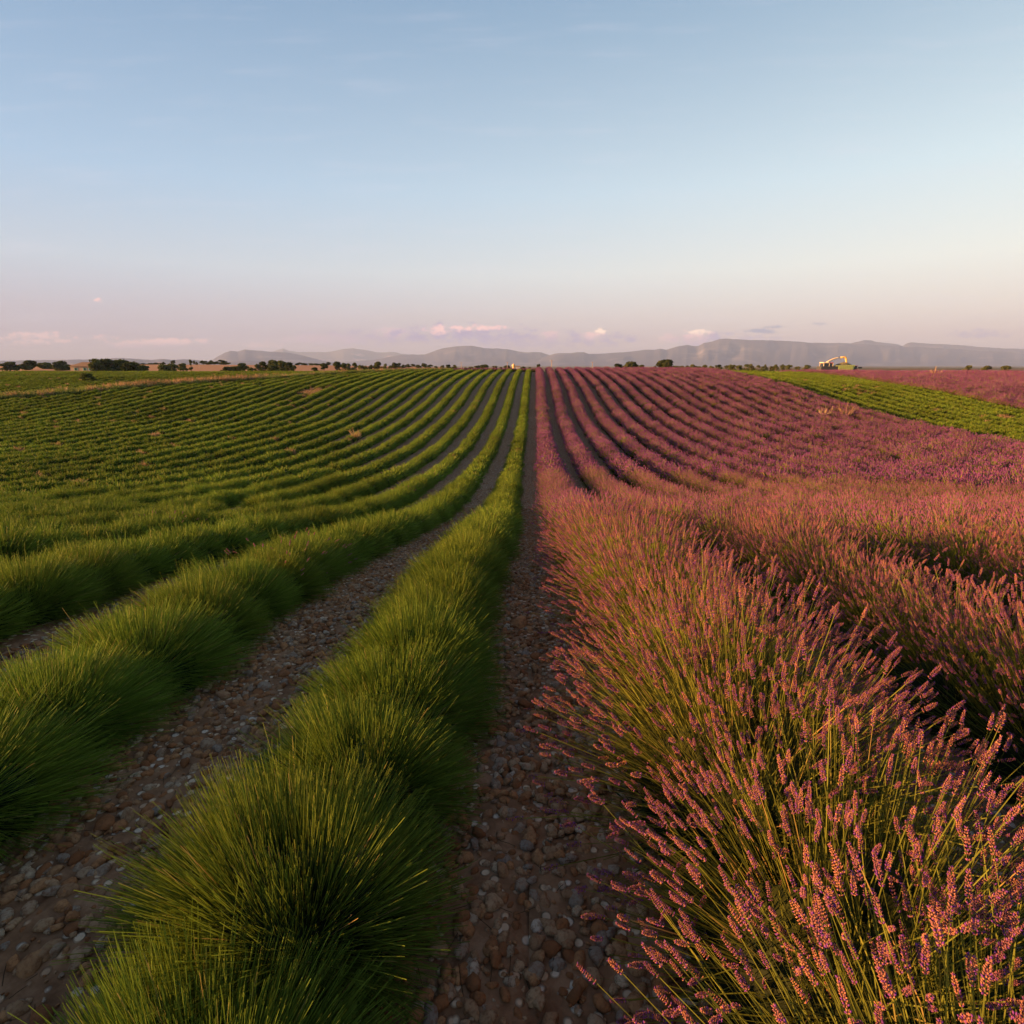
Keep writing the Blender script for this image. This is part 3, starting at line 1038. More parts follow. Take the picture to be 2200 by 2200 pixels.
# the stones that stand out in the photograph
for (px, py, wpx, v) in ((477, 1499, 46, 0), (572, 1481, 40, 3), (270, 1752, 34, 1), (222, 1778, 62, 4), (1115, 1345, 52, 6), (1153, 1414, 34, 2), (1126, 1517, 36, 5),
                         (1131, 1562, 30, 7), (1157, 1577, 36, 8), (330, 1745, 52, 6), (318, 1668, 36, 0), (385, 1690, 30, 2), (1083, 1748, 40, 3)):
    p = unproject(px, py)
    d = (CAM_M.inverted() @ (p - Vector((0, 0, CAM_Z)))).z
    s = wpx / 2 * -d / FPX
    o = link('stone', STONES[v], field)
    o.location = (p.x, p.y, p.z + s * .25); o.rotation_euler = (rt.normal(0, .15), rt.normal(0, .15), rt.random() * 6.28); o.scale = (s, s, s)
ki = np.array([i for i in range(len(S)) if i not in top])
scatter('pebbles', [[m] for m in STONES], np.stack([S[ki, 0], S[ki, 1], zz[ki] + S[ki, 2] * .08], 1), vi[ki], rot[ki], np.repeat(S[ki, 2][:, None], 3, 1),
        'small brown and grey pebbles between the lavender rows', kind='stuff')
# ------------------------------------------------------------------ dry weeds, verge grass
def tuft(name, n, H, Rr, w, mat, seed, th=40):
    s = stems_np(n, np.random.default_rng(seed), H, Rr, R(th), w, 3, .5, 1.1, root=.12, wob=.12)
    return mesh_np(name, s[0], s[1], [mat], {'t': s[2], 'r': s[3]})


for (px, py, hh, lb) in ((1815, 905, 1.55, 'pale dry thistle standing above the purple lavender on the right'),
                         (765, 948, .95, 'small tuft of dry pale stems in the left green rows'),
                         (1770, 905, 1.25, 'low dry weed left of the pale thistle in the purple rows'),
                         (2010, 812, 1.5, 'dry weed in the crest lavender near the right edge')):
    p = unproject(px, py)
    o = link('dry_weed', tuft('dry_weed', 60, hh, hh * .75, .03, M_DRY, int(px), 45))
    o.location = (p.x, p.y, gz(p.x, p.y))
    tag(o, lb, 'dry weed')
GT = [tuft('grass_tuft', 70, .45, .5, .03, M_GRASS, 800 + i, 55) for i in range(3)] + [tuft('grass_tuft', 60, .75, .5, .03, M_DRY, 820, 40)]
pts, idx, ro, sc = [], [], [], []
for _ in range(9500):
    x = rt.uniform(-92, -14)
    e = float(end_left(x))
    y = e + rt.uniform(0.2, 4.8)
    if abs(x) > y * 1.05 + 4:
        continue
    dry = rt.random() < (.10 if -50 < x < -36 else .015)
    s = rt.uniform(.7, 1.3)
    pts.append((x, y, gz(x, y))); idx.append(3 if dry else int(rt.integers(3))); ro.append((0, 0, rt.random() * 6.28)); sc.append((s, s, s))
for _ in range(130):
    x, y = gp.x + rt.normal(0, .55), gp.y + rt.normal(0, 1.3)
    pts.append((x, y, gz(x, y))); idx.append(int(rt.choice([0, 1, 3]))); ro.append((0, 0, rt.random() * 6.28)); sc.append((.7, .7, .5))
scatter('verge_grass', [[m] for m in GT], pts, idx, ro, sc, 'rough grass verge at the far end of the left field')

# ------------------------------------------------------------------ stubble field on the rising plateau at the left
def stubble_mat():
    m, N, L = new_mat("stubble")
    out = N.new('ShaderNodeOutputMaterial'); b = N.new('ShaderNodeBsdfPrincipled')
    g = N.new('ShaderNodeNewGeometry')
    w = N.new('ShaderNodeTexWave'); w.inputs['Scale'].default_value = 0.12; w.inputs['Distortion'].default_value = 2.0; w.inputs['Detail'].default_value = 4
    mp = N.new('ShaderNodeMapping'); mp.inputs['Rotation'].default_value = (0, 0, 1.35)
    L.new(g.outputs['Position'], mp.inputs[0]); L.new(mp.outputs[0], w.inputs['Vector'])
    r = N.new('ShaderNodeValToRGB'); e = r.color_ramp.elements
    e[0].color = (0.18, 0.070, 0.02, 1); e[1].color = (0.34, 0.135, 0.035, 1)
    L.new(w.outputs[0], r.inputs[0]); L.new(r.outputs[0], b.inputs['Base Color']); b.inputs['Roughness'].default_value = .95
    L.new(b.outputs[0], out.inputs[0])
    return m


M_STUB = stubble_mat()
sx = np.arange(-420, -38, 6.0); sy = np.arange(150, 431, 6.0)
AX, AY = np.meshgrid(sx, sy)
keep = AX / AY
nx2 = len(sx)
jj = (np.arange(len(sy) - 1)[:, None] * nx2 + np.arange(nx2 - 1)[None]).ravel()
ff = np.stack([jj, jj + 1, jj + nx2 + 1, jj + nx2], 1)
kk = keep.ravel()[jj]
ff = ff[(kk > -1.0) & (kk < -.16)]
stub = link('stubble_field', mesh_np('stubble_field', np.stack([AX.ravel(), AY.ravel(), ground(AX, AY).ravel() + .12], 1), ff, [M_STUB]))
tag(stub, 'ochre stubble field beyond the green rows on the left', kind='structure')


# ------------------------------------------------------------------ trees
def leaf_mat(name, ca, cb):
    m, N, L = new_mat(name)
    out = N.new('ShaderNodeOutputMaterial')
    ar = N.new('ShaderNodeAttribute'); ar.attribute_name = 'r'
    oi = N.new('ShaderNodeObjectInfo')
    mx = N.new('ShaderNodeMix'); mx.data_type = 'RGBA'
    L.new(ar.outputs['Fac'], mx.inputs[0]); mx.inputs[6].default_value = (*ca, 1); mx.inputs[7].default_value = (*cb, 1)
    hv = N.new('ShaderNodeHueSaturation'); a = N.new('ShaderNodeMath'); a.operation = 'MULTIPLY_ADD'
    L.new(oi.outputs['Random'], a.inputs[0]); a.inputs[1].default_value = .5; a.inputs[2].default_value = .75
    L.new(a.outputs[0], hv.inputs['Value']); L.new(mx.outputs[2], hv.inputs['Color'])
    d = N.new('ShaderNodeBsdfDiffuse'); t = N.new('ShaderNodeBsdfTranslucent'); ms = N.new('ShaderNodeMixShader'); ms.inputs[0].default_value = .25
    L.new(hv.outputs[0], d.inputs[0]); L.new(hv.outputs[0], t.inputs[0]); L.new(d.outputs[0], ms.inputs[1]); L.new(t.outputs[0], ms.inputs[2])
    L.new(ms.outputs[0], out.inputs[0])
    return m


M_OAK = leaf_mat('oak_leaves', (.035, .050, .018), (.11, .13, .038))
M_LIGHT = leaf_mat('light_leaves', (.07, .085, .025), (.14, .15, .05))
M_BARK = plain('bark', (.12, .09, .065), .9, bump=.4)


def crown_mesh(W, H, n, leaf, mat, seed, base=0.12, clumps=13, tall=False):
    """leaf-sized faces gathered in clumps through the crown's volume; origin at the ground"""
    rg = np.random.default_rng(seed)
    C, Rd = [], []
    for i in range(clumps):
        a = rg.random() * 6.28; q = rg.random()
        zc = base + (1 - base) * (.12 + .72 * q)
        rr = (.62 if not tall else .45) * math.sqrt(rg.random()) * (1 - .55 * q ** 2)
        C.append((math.cos(a) * rr * W / 2, math.sin(a) * rr * W / 2, zc * H)); Rd.append(rg.uniform(.14, .36))
    C = np.array(C); Rd = np.array(Rd)
    k = rg.integers(0, clumps, n)
    d = rg.normal(0, 1, (n, 3)); d /= np.linalg.norm(d, axis=1)[:, None]
    rad = (rg.random(n) ** .35)
    P = C[k] + d * (rad * Rd[k])[:, None] * np.array([W * .62, W * .62, H * (.5 if not tall else .35)])
    P[:, 2] = np.clip(P[:, 2], base * H * .6, H * 1.02)
    a = rg.normal(0, 1, (n, 3)); a /= np.linalg.norm(a, axis=1)[:, None]
    b = np.cross(a, rg.normal(0, 1, (n, 3))); b /= np.linalg.norm(b, axis=1)[:, None]
    l = leaf * (.6 + .8 * rg.random(n))[:, None]
    V = np.stack([P - a * l, P + b * l * .6, P + a * l, P - b * l * .6], 1).reshape(-1, 3)
    bi = np.arange(n)[:, None] * 4
    F = np.concatenate([bi, bi + 1, bi + 2, bi + 3], 1)
    cr = rg.random(clumps)
    Q = np.repeat(np.clip(cr[k] * .6 + rg.random(n) * .4, 0, 1), 4)
    return mesh_np('crown', V, F, [mat], {'r': Q})


def trunk_mb(W, H, seed, base):
    rg = random.Random(seed)
    mb = MB()
    r0 = max(.07, W * .035)
    mb.tube([(0, 0, -.3), (W * .01, 0, H * .25), (W * .03, W * .01, H * .55), (W * .02, 0, H * .8)], [r0 * 1.2, r0, r0 * .65, r0 * .25], 7)
    for k in range(4):
        a = k * 1.6 + rg.random()
        mb.tube([(W * .01, 0, H * (.22 + .07 * k)), (math.cos(a) * W * .18, math.sin(a) * W * .18, H * (.45 + .06 * k)), (math.cos(a) * W * .3, math.sin(a) * W * .3, H * (.6 + .06 * k))],
                [r0 * .5, r0 * .35, r0 * .12], 5)
    return mb


tree_n = 0


def tree(px, base, top, wpx, dist, group, label, mat=None, tall=False, low=.12, cat='tree', name='tree'):
    """px/base/top/wpx are picture pixels; dist in metres gives the real size"""
    global tree_n
    tree_n += 1
    X = at(px, dist)
    zt = zat(px, top, dist)
    z0 = gz(X, dist)
    H = max(zt - z0, 1.0)
    W = wpx / FPX * dist * 1.65
    o = empty(name, (X, dist, z0), rz=(tree_n * 1.7) % 6.28)
    tag(o, label, cat, group)
    n = int(min(3200, 900 + wpx * (780 - min(top, 779) + 12) * 3.2))
    crown = link('crown', crown_mesh(W, H, n, max(.14, .05 * W), mat or M_OAK, 500 + tree_n, low, 6 if wpx < 9 else (11 if wpx < 22 else 20), tall), o)
    t = trunk_mb(W, H, tree_n, low).build('trunk', M_BARK, o)
    return o


def grove(items, dist, group, where, noun='tree', mat=None, low=.1, cat='tree', name='tree', adj=None):
    items = sorted(items)
    for i, it in enumerate(items):
        px, top, w = it[:3]
        m = it[3] if len(it) > 3 else mat
        a = (adj or ['dark round', 'dark green', 'rounded dark'])[i % 3] if m is None or m is M_OAK else 'pale green'
        lab = f'{a} {noun}, {ORD[i]} from the left {where}' if len(items) > 1 else f'{a} {noun} {where}'
        tree(px, 792, top, w, dist + 9 * ((i * 37) % 5 - 2), group, lab, m, low=low, cat=cat, name=name)


OK, LG = M_OAK, M_LIGHT
grove([(206, 770, 22), (231, 769, 34), (256, 772, 34), (281, 777, 30), (302, 783, 24)], 175, 'trees beside the farmhouse', 'in the thicket beside the farmhouse', low=.03)
grove([(306, 781, 10), (322, 780, 12), (335, 779, 9), (345, 780, 6), (352, 777, 8), (372, 773, 10)], 400, 'small trees right of the thicket', 'of the small trees beyond the thicket', low=.1)
grove([(352, 782, 22, LG), (368, 781, 26, LG)], 190, 'low bushes left of the stubble', 'of the low bushes before the stubble field', 'bush', low=.0, cat='bush', name='bush')
grove([(393, 779, 18)], 230, 'trees before the stubble', 'between the low bushes and the poplar', low=.05)
tree(410, 794, 771, 8, 220, 'poplars', 'slim pale poplar in front of the ochre stubble field', M_LIGHT, True, .05, name='poplar_tree')
grove([(417, 773, 6), (424, 775, 7), (434, 774, 8), (444, 775, 12), (454, 773, 12), (464, 775, 10), (476, 773, 15), (485, 776, 11), (492, 777, 8)], 405,
      'trees along the top of the stubble field', 'along the top edge of the stubble field')
grove([(490, 787, 24), (505, 786, 20), (522, 779, 20), (541, 786, 16), (553, 781, 14), (567, 776, 20), (586, 772, 24), (606, 773, 22), (621, 776, 18), (632, 784, 12)], 185,
      'dark copse between the stubble fields', 'in the dark copse between the stubble fields', low=.03)
grove([(642, 779, 12), (654, 780, 12), (668, 781, 12), (680, 781, 12), (690, 782, 10), (706, 778, 9)], 390, 'trees behind the second stubble field',
      'behind the second stubble field')
grove([(675, 788, 15)], 200, 'bushes on the stubble', 'sitting alone on the second stubble field', 'bush', low=0., cat='bush', name='bush')
grove([(696, 778, 14)], 200, 'trees on the stubble', 'with a bare trunk left of the hedge of oaks', low=.3)
grove([(724, 775, 19), (738, 778, 15), (750, 778, 13), (761, 778, 13)], 200, 'first clump of oaks', 'in the clump right of the bare-trunked tree', low=.04)
grove([(775, 777, 11), (785, 781, 9), (796, 782, 10)], 205, 'second clump of oaks', 'in the three-tree clump left of centre', low=.05)
grove([(811, 777, 18), (826, 780, 10), (839, 780, 9), (847, 778, 13), (856, 778, 12)], 210, 'third clump of oaks', 'in the last dense clump before the low hedge', low=.1)
grove([(866, 783, 9), (876, 782, 11), (887, 782, 9), (898, 783, 11), (911, 780, 11), (924, 783, 11), (936, 786, 8), (951, 784, 9)], 330, 'low hedge of trees',
      'in the low hedge left of the golden dome', low=.05)
grove([(964, 782, 11), (976, 782, 11)], 260, 'pair of trees', 'of the pair beside the low hedge', low=.03)
grove([(1000, 787, 12), (1013, 787, 14), (1026, 785, 14, LG), (1041, 782, 18), (1063, 784, 11), (1075, 787, 7), (1089, 784, 14)], 250, 'bushes left of the golden dome',
      'of the bushes left of the golden dome', 'bush', low=.0, cat='bush', name='bush')
grove([(1124, 787, 9), (1138, 787.5, 8, LG)], 250, 'bushes right of the golden dome', 'of the two small bushes by the dome', 'bush', low=.0, cat='bush', name='bush')
tree(1157, 790, 780.5, 9, 210, 'round tree', 'small round tree alone behind the middle of the crest', M_OAK, low=.15)
grove([(1330, 780, 20), (1356, 774, 27, LG), (1379, 783, 18, LG)], 190, 'bushes on the crest', 'of the low trees left of the lone oak', low=.0)
tree(1431, 790, 769.5, 33, 190, 'lone oak', 'big round dark oak standing on the lavender crest', M_OAK, low=.02, name='oak_tree')
grove([(1407, 785, 9, LG), (1452, 783, 13, LG), (1465, 782, 13, LG), (1476, 784, 10, LG), (1488, 782, 18, LG), (1503, 784, 13, LG), (1516, 784, 13, LG), (1530, 785, 12, LG),
       (1543, 781, 15), (1562, 784, 12, LG), (1575, 781, 17, LG), (1589, 781, 14, LG), (1604, 782, 15), (1616, 781, 13, LG), (1629, 784, 11, LG), (1640, 785, 10, LG),
       (1646, 782, 7, LG), (1658, 785, 11, LG), (1668, 781, 12, LG), (1682, 782, 11, LG), (1697, 782, 14, LG), (1715, 786, 12, LG), (1734, 783, 15, LG)], 260,
      'pale hedge right of the oak', 'in the pale hedge between oak and harvester', low=.0)
grove([(20, 776, 26), (60, 773, 30), (95, 778, 24), (130, 775, 26)], 240, 'trees left of the farmhouse', 'of the trees left of the farmhouse', low=.05)
grove([(2080, 784, 16, LG), (2120, 783, 18, LG), (2165, 785, 20, LG)], 260, 'bushes at the far right', 'of the far right crest bushes', 'bush', low=0., cat='bush', name='bush')
# dark shrub on the verge at the left edge
ps = unproject(190, 822)
o = empty('shrub', (ps.x, ps.y, gz(ps.x, ps.y)))
tag(o, 'dark shrub on the grass verge at the left edge of the field', 'shrub')
link('crown', crown_mesh(2.6, 1.25, 1800, .09, M_OAK, 991, 0.0, 12), o)
trunk_mb(1.2, .8, 3, 0).build('trunk', M_BARK, o)

# ------------------------------------------------------------------ farmhouse at the left edge
M_WALL = plain('house_stone', (.36, .27, .19), .9, bump=.3, scale=1.5)
M_TILE = plain('roof_tile', (.30, .20, .135), .85, var=.35, scale=2.5, bump=.3)
M_TEAL = plain('teal_paint', (.03, .30, .26), .6, var=.12)
M_GLASS = plain('window_glass', (.02, .025, .03), .1, var=.1)
HD = 180.0
hx1 = at(222, HD); hx0 = at(150, HD)
zr, ze, zb = zat(205, 778, HD), zat(205, 787.5, HD), gz(hx1, HD) - .3
W_ = hx1 - hx0
house = empty('farmhouse', (hx0, HD, zb))
tag(house, 'low stone farmhouse with tiled hipped roof and teal doors beside the thicket', 'farmhouse')
HB = ze - zb
mb = MB(); mb.box((W_ / 2, 3, HB / 2), (W_, 6, HB)); mb.build('wall', M_WALL, house)
RH = zr - ze
mb = MB()
e_ = .35
mb.add([(-e_, -e_, HB + .02), (W_ + e_, -e_, HB + .02), (W_ + e_, 6 + e_, HB + .02), (-e_, 6 + e_, HB + .02), (1.8, 3, HB + RH), (W_ - 2.1, 3, HB + RH)],
       [(0, 1, 5, 4), (1, 2, 5), (2, 3, 4, 5), (3, 0, 4), (3, 2, 1, 0)])
roof = mb.build('roof', M_TILE, house)
mb = MB(); mb.box((W_ - 2.0, 2.6, HB + RH * .95), (.45, .45, .9)); mb.build('chimney', M_WALL, roof)
for k in range(14):      # tile courses
    t = (k + .5) / 14
    mb = MB()
    xa, xb = -e_ + t * (1.8 + e_), W_ + e_ - t * (2.1 + e_)
    mb.box(((xa + xb) / 2, -e_ + t * (3 + e_) - .02, HB + RH * t + .03), (xb - xa, .10, .05))
    mb.build('tile_course', M_TILE, roof)
for cx, w in ((W_ - 2.75, .62), (W_ - 1.85, .62)):
    mb = MB(); mb.box((cx, -.03, HB - 1.05), (w, .08, 1.9)); dd = mb.build('door', M_TEAL, house)
    mb = MB(); mb.box((cx, -.05, HB - .06), (w + .2, .14, .12)); mb.build('lintel', M_WALL, dd)
for cx in (W_ - 4.4, W_ - 6.2, 1.8):
    mb = MB(); mb.box((cx, -.02, HB - .8), (.6, .07, .8)); wd = mb.build('window', M_GLASS, house)
    mb = MB()
    for dx in (-.42, .42):
        mb.box((cx + dx, -.05, HB - .8), (.24, .06, .86))
    mb.build('shutter', M_TEAL, wd)

# white farm buildings far off beyond the left trees and by the dome
M_WHITE = plain('white_render', (.72, .66, .58), .8, var=.1)
for (px, top, base, w, D, lb) in ((340, 779, 784, 8, 430, 'small white house among the trees beyond the thicket'),
                                  (1112, 785.8, 790, 8, 300, 'low white shed just right of the golden dome')):
    X = at(px, D); zb = gz(X, D) - .3; zt = zat(px, top, D); wm_ = w / FPX * D
    hb = empty('small_house', (X, D, zb)); tag(hb, lb, 'house')
    hh = (zt - zb) * .78
    mb = MB(); mb.box((0, 2, hh / 2), (wm_, 4, hh)); mb.build('wall', M_WHITE, hb)
    mb = MB()
    a = wm_ / 2 + .2
    mb.add([(-a, -.3, hh + .01), (a, -.3, hh + .01), (a, 4.3, hh + .01), (-a, 4.3, hh + .01), (-a, 2, zt - zb), (a, 2, zt - zb)],
           [(0, 1, 5, 4), (2, 3, 4, 5), (1, 2, 5), (3, 0, 4), (3, 2, 1, 0)])
    mb.build('roof', M_TILE, hb)
    mb = MB(); mb.box((wm_ * .2, -.03, hh * .45), (.5, .08, .7)); mb.build('window', M_GLASS, hb)
# golden dome-topped silo
D = 230.0
X = at(1103.5, D); zb = gz(X, D) - .2; zt = zat(1103.5, 781.3, D); rr = 3.7 / FPX * D
silo = empty('silo', (X, D, zb)); tag(silo, 'small golden dome-topped silo glowing on the crest left of centre', 'silo')
M_GOLD = plain('golden_sheet', (.85, .50, .20), .45, var=.08)
zc = zat(1103.5, 785.5, D) - zb
mb = MB(); mb.tube([(0, 0, 0), (0, 0, zc - rr * .55)], rr * .78, 14); mb.build('wall', M_GOLD, silo, True)
mb = MB()
prof = [(a, math.cos(a), math.sin(a)) for a in np.linspace(-.9, 1.35, 9)]
mb.tube([(0, 0, zc + rr * s) for a, c, s in prof] + [(0, 0, zt - zb)], [rr * c for a, c, s in prof] + [.03], 14)
dome = mb.build('dome', M_GOLD, silo, True)
mb = MB(); mb.tube([(0, 0, zt - zb - .12), (0, 0, zt - zb + .1)], [.12, .03], 8); mb.build('finial', M_GOLD, dome)

# utility poles
M_POLE = plain('weathered_pole', (.34, .27, .23), .85)
for (px, top, D, lb) in ((1185, 773, 190, 'tallest thin utility pole, right of the small round tree'), (1273, 777, 240, 'thin utility pole left of the crest bushes'),
                         (1090, 777, 230, 'thin utility pole just left of the golden dome'), (991, 778, 230, 'thin utility pole left of the bushes before the dome'),
                         (429, 781, 260, 'short pole in front of the ochre stubble field')):
    X = at(px, D); zb = gz(X, D); zt = zat(px, top, D); hp = zt - zb
    o = empty('utility_pole', (X, D, zb)); tag(o, lb, 'utility pole', 'utility poles behind the crest')
    mb = MB(); mb.tube([(0, 0, -.3), (0, 0, hp)], [.13, .09], 8); mb.build('pole', M_POLE, o)
    mb = MB(); mb.box((0, 0, hp - .35), (1.1, .09, .09)); ca = mb.build('crossarm', M_POLE, o)
    for dx in (-.45, 0, .45):
        mb = MB(); mb.tube([(dx, 0, hp - .30), (dx, 0, hp - .16)], [.05, .03], 6); mb.build('insulator', M_WHITE, ca)

# ------------------------------------------------------------------ harvester, wagon, tractor
M_CREAM = plain('cream_paint', (.78, .62, .38), .45, var=.08)
M_YELL = plain('yellow_paint', (.80, .50, .16), .45, var=.12)
M_RED = plain('red_paint', (.55, .07, .04), .5, var=.1)
M_DK = plain('dark_steel', (.05, .05, .05), .6)
M_TYRE = plain('tyre_rubber', (.03, .03, .03), .85)
M_WGREEN = plain('wagon_green', (.50, .54, .15), .55, var=.15)
M_TRACT = plain('tractor_teal', (.05, .14, .13), .5)
M_CUT = plain('cut_lavender', (.20, .17, .07), .95, bump=.8, scale=6)
HD = 140.0
PX = HD / FPX
hX = at(1776, HD)
zc = zat(1776, 791, HD)             # just above the lavender tops
g0 = gz(hX, HD)


def P(px, py, dy=0.0):
    """picture point -> machine coordinates (metres, origin on the ground under x=1776)"""
    return (at(px, HD) - hX, dy, zat(px, py, HD) - g0)


hv = empty('forage_harvester', (hX, HD, g0))
tag(hv, 'forage harvester with cream cab roof and long curved discharge spout over the crest', 'harvester')
x0, _, zcab = P(1765, 780); x1 = P(1786, 780)[0]
gb = P(1776, 787)[2]
mb = MB(); mb.box(((x0 + x1) / 2 + .3, 0, (gb + .55) / 2), (x1 - x0 + 1.6, 2.2, gb - .55)); mb.build('body', M_DK, hv)
mb = MB(); mb.box(((x0 + x1) / 2, 0, (gb + zcab) / 2), (x1 - x0 - .1, 1.9, zcab - gb), taper=.94); cabm = mb.build('cab', M_GLASS, hv)
mb = MB()
for sx_ in (x0 + .07, (x0 + x1) / 2 + .2, x1 - .1):
    for sy_ in (-.93, .93):
        mb.box((sx_, sy_, (gb + zcab) / 2), (.1, .1, zcab - gb))
mb.build('cab_frame', M_CREAM, cabm)
mb = MB(); mb.box((x0 + .55, 0, zcab + .10), (1.35, 2.1, .2), taper=.85); mb.build('roof', M_CREAM, cabm)
mb = MB(); mb.box((x1 - .6, 0, zcab + .05), (1.2, 1.9, .18), taper=.9); mb.build('engine_cover', M_RED, hv)
mb = MB(); mb.tube([P(1785, 789, .6), P(1785.5, 781, .6)], .09, 8); mb.build('exhaust', M_DK, hv)
a_, b_ = P(1754, 790), P(1764, 788)
mb = MB(); mb.box(((a_[0] + b_[0]) / 2, 0, .75), (1.1, 3.6, .7), taper=.8); hd = mb.build('header', M_YELL, hv)
for k in range(6):
    mb = MB(); mb.tube([(a_[0] + .3, -1.5 + k * .6, .75), (a_[0] - .25, -1.5 + k * .6, .45)], [.13, .02], 6); mb.build('divider', M_YELL, hd)
for sx_, r_ in ((x0 + .35, .85), (x1 + .5, .6)):
    for sy_ in (-1.15, 1.15):
        mb = MB(); mb.wheel((sx_, sy_, r_), r_, .5); tw = mb.build('wheel', M_TYRE, hv, True)
        mb = MB(); mb.wheel((sx_, sy_, r_), r_ * .5, .54, 12); mb.build('rim', M_CREAM, tw, True)
sp = [P(*q) for q in ((1774, 780), (1779, 776), (1785, 772.6), (1791, 770.2), (1797, 768.8), (1803, 768.2), (1808, 767.4), (1812, 767), (1814.6, 768.5), (1816, 772), (1817.2, 777), (1819, 781.5))]
mb = MB(); mb.tube(sp[:6], [.22, .17, .16, .15, .15, .16], 8); spm = mb.build('spout', M_CREAM, hv, True)
mb = MB(); mb.tube(sp[5:], [.19, .21, .25, .26, .24, .21, .17], 8); mb.build('spout_end', M_YELL, spm, True)
mb = MB(); mb.tube([P(1780, 781), P(1786, 776), P(1793.5, 771.6)], .045, 6); mb.build('hydraulic_cylinder', M_CREAM, spm)
# wagon
wx0, wx1 = P(1792, 785)[0], P(1832, 785)[0]
wt, wb = P(1810, 784)[2], 1.0
wg = empty('forage_wagon', (hX, HD, g0)); tag(wg, 'light green forage wagon heaped with cut lavender under the harvester spout', 'wagon')
mb = MB()
mb.add([(wx0, -1.1, wt - .15), (wx1, -1.1, wt), (wx1 - .5, -1.0, wb), (wx0 + .5, -1.0, wb), (wx0, 1.1, wt - .15), (wx1, 1.1, wt), (wx1 - .5, 1.0, wb), (wx0 + .5, 1.0, wb)],
       [(3, 2, 1, 0), (4, 5, 6, 7), (0, 1, 5, 4), (1, 2, 6, 5), (2, 3, 7, 6), (3, 0, 4, 7)])
wbody = mb.build('body', M_WGREEN, wg)
for k in range(8):
    mb = MB(); t = (k + .5) / 8; mb.box((wx0 + .45 + (wx1 - wx0 - .9) * t, -1.1, (wt + wb) / 2 - .05), (.08, .10, wt - wb - .15)); mb.build('rib', M_WGREEN, wbody)
mb = MB()
pk = P(1813, 777.5)
ring = []
nn = 16
vs = [(pk[0], 0, pk[2])]
for rr_, hh_ in ((.35, .72), (.7, .35), (1.0, 0.02)):
    for k in range(nn):
        a = 2 * math.pi * k / nn
        cx = (wx0 + wx1) / 2 + (pk[0] - (wx0 + wx1) / 2) * (1 - rr_)
        vs.append((cx + math.cos(a) * rr_ * (wx1 - wx0 - .2) / 2, math.sin(a) * rr_ * 1.02, wt + (pk[2] - wt) * hh_ + random.uniform(-.04, .04) - (.08 if rr_ == 1 else 0)))
fs = [(0, 1 + k, 1 + (k + 1) % nn) for k in range(nn)]
for q in range(2):
    for k in range(nn):
        fs.append((1 + q * nn + k, 1 + (q + 1) * nn + k, 1 + (q + 1) * nn + (k + 1) % nn, 1 + q * nn + (k + 1) % nn))
mb.add(vs, fs); mb.build('load', M_CUT, wg)
for sx_ in (wx0 + 1.3, wx0 + 3.0):
    for sy_ in (-.95, .95):
        mb = MB(); mb.wheel((sx_, sy_, .5), .5, .4); mb.build('wheel', M_TYRE, wg, True)
# tractor pulling the wagon
tx0, tx1 = P(1828, 790)[0], P(1850, 790)[0]
tr = empty('tractor', (hX, HD, g0)); tag(tr, 'dark teal tractor hitched to the right end of the green wagon', 'tractor')
zt_ = P(1836, 786.5)[2]
mb = MB(); mb.box(((tx0 + tx1) / 2 - .2, -0, .95), (tx1 - tx0 - .6, .9, .7), taper=.9); mb.build('bonnet', M_TRACT, tr)
mb = MB(); mb.box((tx0 + .75, 0, (1.2 + zt_) / 2), (1.0, 1.2, zt_ - 1.2), taper=.9); cb = mb.build('cab', M_GLASS, tr)
mb = MB(); mb.box((tx0 + .75, 0, zt_ + .05), (1.15, 1.35, .1)); mb.build('roof', M_RED, cb)
mb = MB(); mb.box((P(1840, 787)[0], 0, P(1840, 787.3)[2] - .06), (.5, .5, .22)); mb.build('tank', M_WHITE, tr)
for sx_, r_ in ((tx0 + .65, .75), (tx1 - .45, .5)):
    for sy_ in (-.8, .8):
        mb = MB(); mb.wheel((sx_, sy_, r_), r_, .4); tw = mb.build('wheel', M_TYRE, tr, True)
        mb = MB(); mb.wheel((sx_, sy_, r_), r_ * .5, .44, 12); mb.build('rim', M_RED, tw, True)
mb = MB(); mb.box((P(1848.5, 789)[0], 0, P(1848, 789)[2] - .1), (.3, 1.0, .35)); mb.build('front_weight', M_DK, tr)

# ------------------------------------------------------------------ mountains
def mountain_mat(name, forest, rock, amt):
    m, N, L = new_mat(name)
    out = N.new('ShaderNodeOutputMaterial'); b = N.new('ShaderNodeBsdfDiffuse')
    g = N.new('ShaderNodeNewGeometry')
    mp = N.new('ShaderNodeMapping'); mp.inputs['Scale'].default_value = (.0016, .0014, .0034)
    L.new(g.outputs['Position'], mp.inputs[0])
    n = N.new('ShaderNodeTexNoise'); n.inputs['Scale'].default_value = 1.0; n.inputs['Detail'].default_value = 8; n.inputs['Roughness'].default_value = .6
    L.new(mp.outputs[0], n.inputs['Vector'])
    mr = N.new('ShaderNodeMapRange'); L.new(n.outputs[0], mr.inputs[0]); mr.inputs[1].default_value = .56; mr.inputs[2].default_value = .70; mr.inputs[4].default_value = min(1.0, amt * 1.7)
    mx = N.new('ShaderNodeMix'); mx.data_type = 'RGBA'
    L.new(mr.outputs[0], mx.inputs[0]); mx.inputs[6].default_value = (*forest, 1); mx.inputs[7].default_value = (*rock, 1)
    L.new(mx.outputs[2], b.inputs[0]); L.new(b.outputs[0], out.inputs[0])
    return m


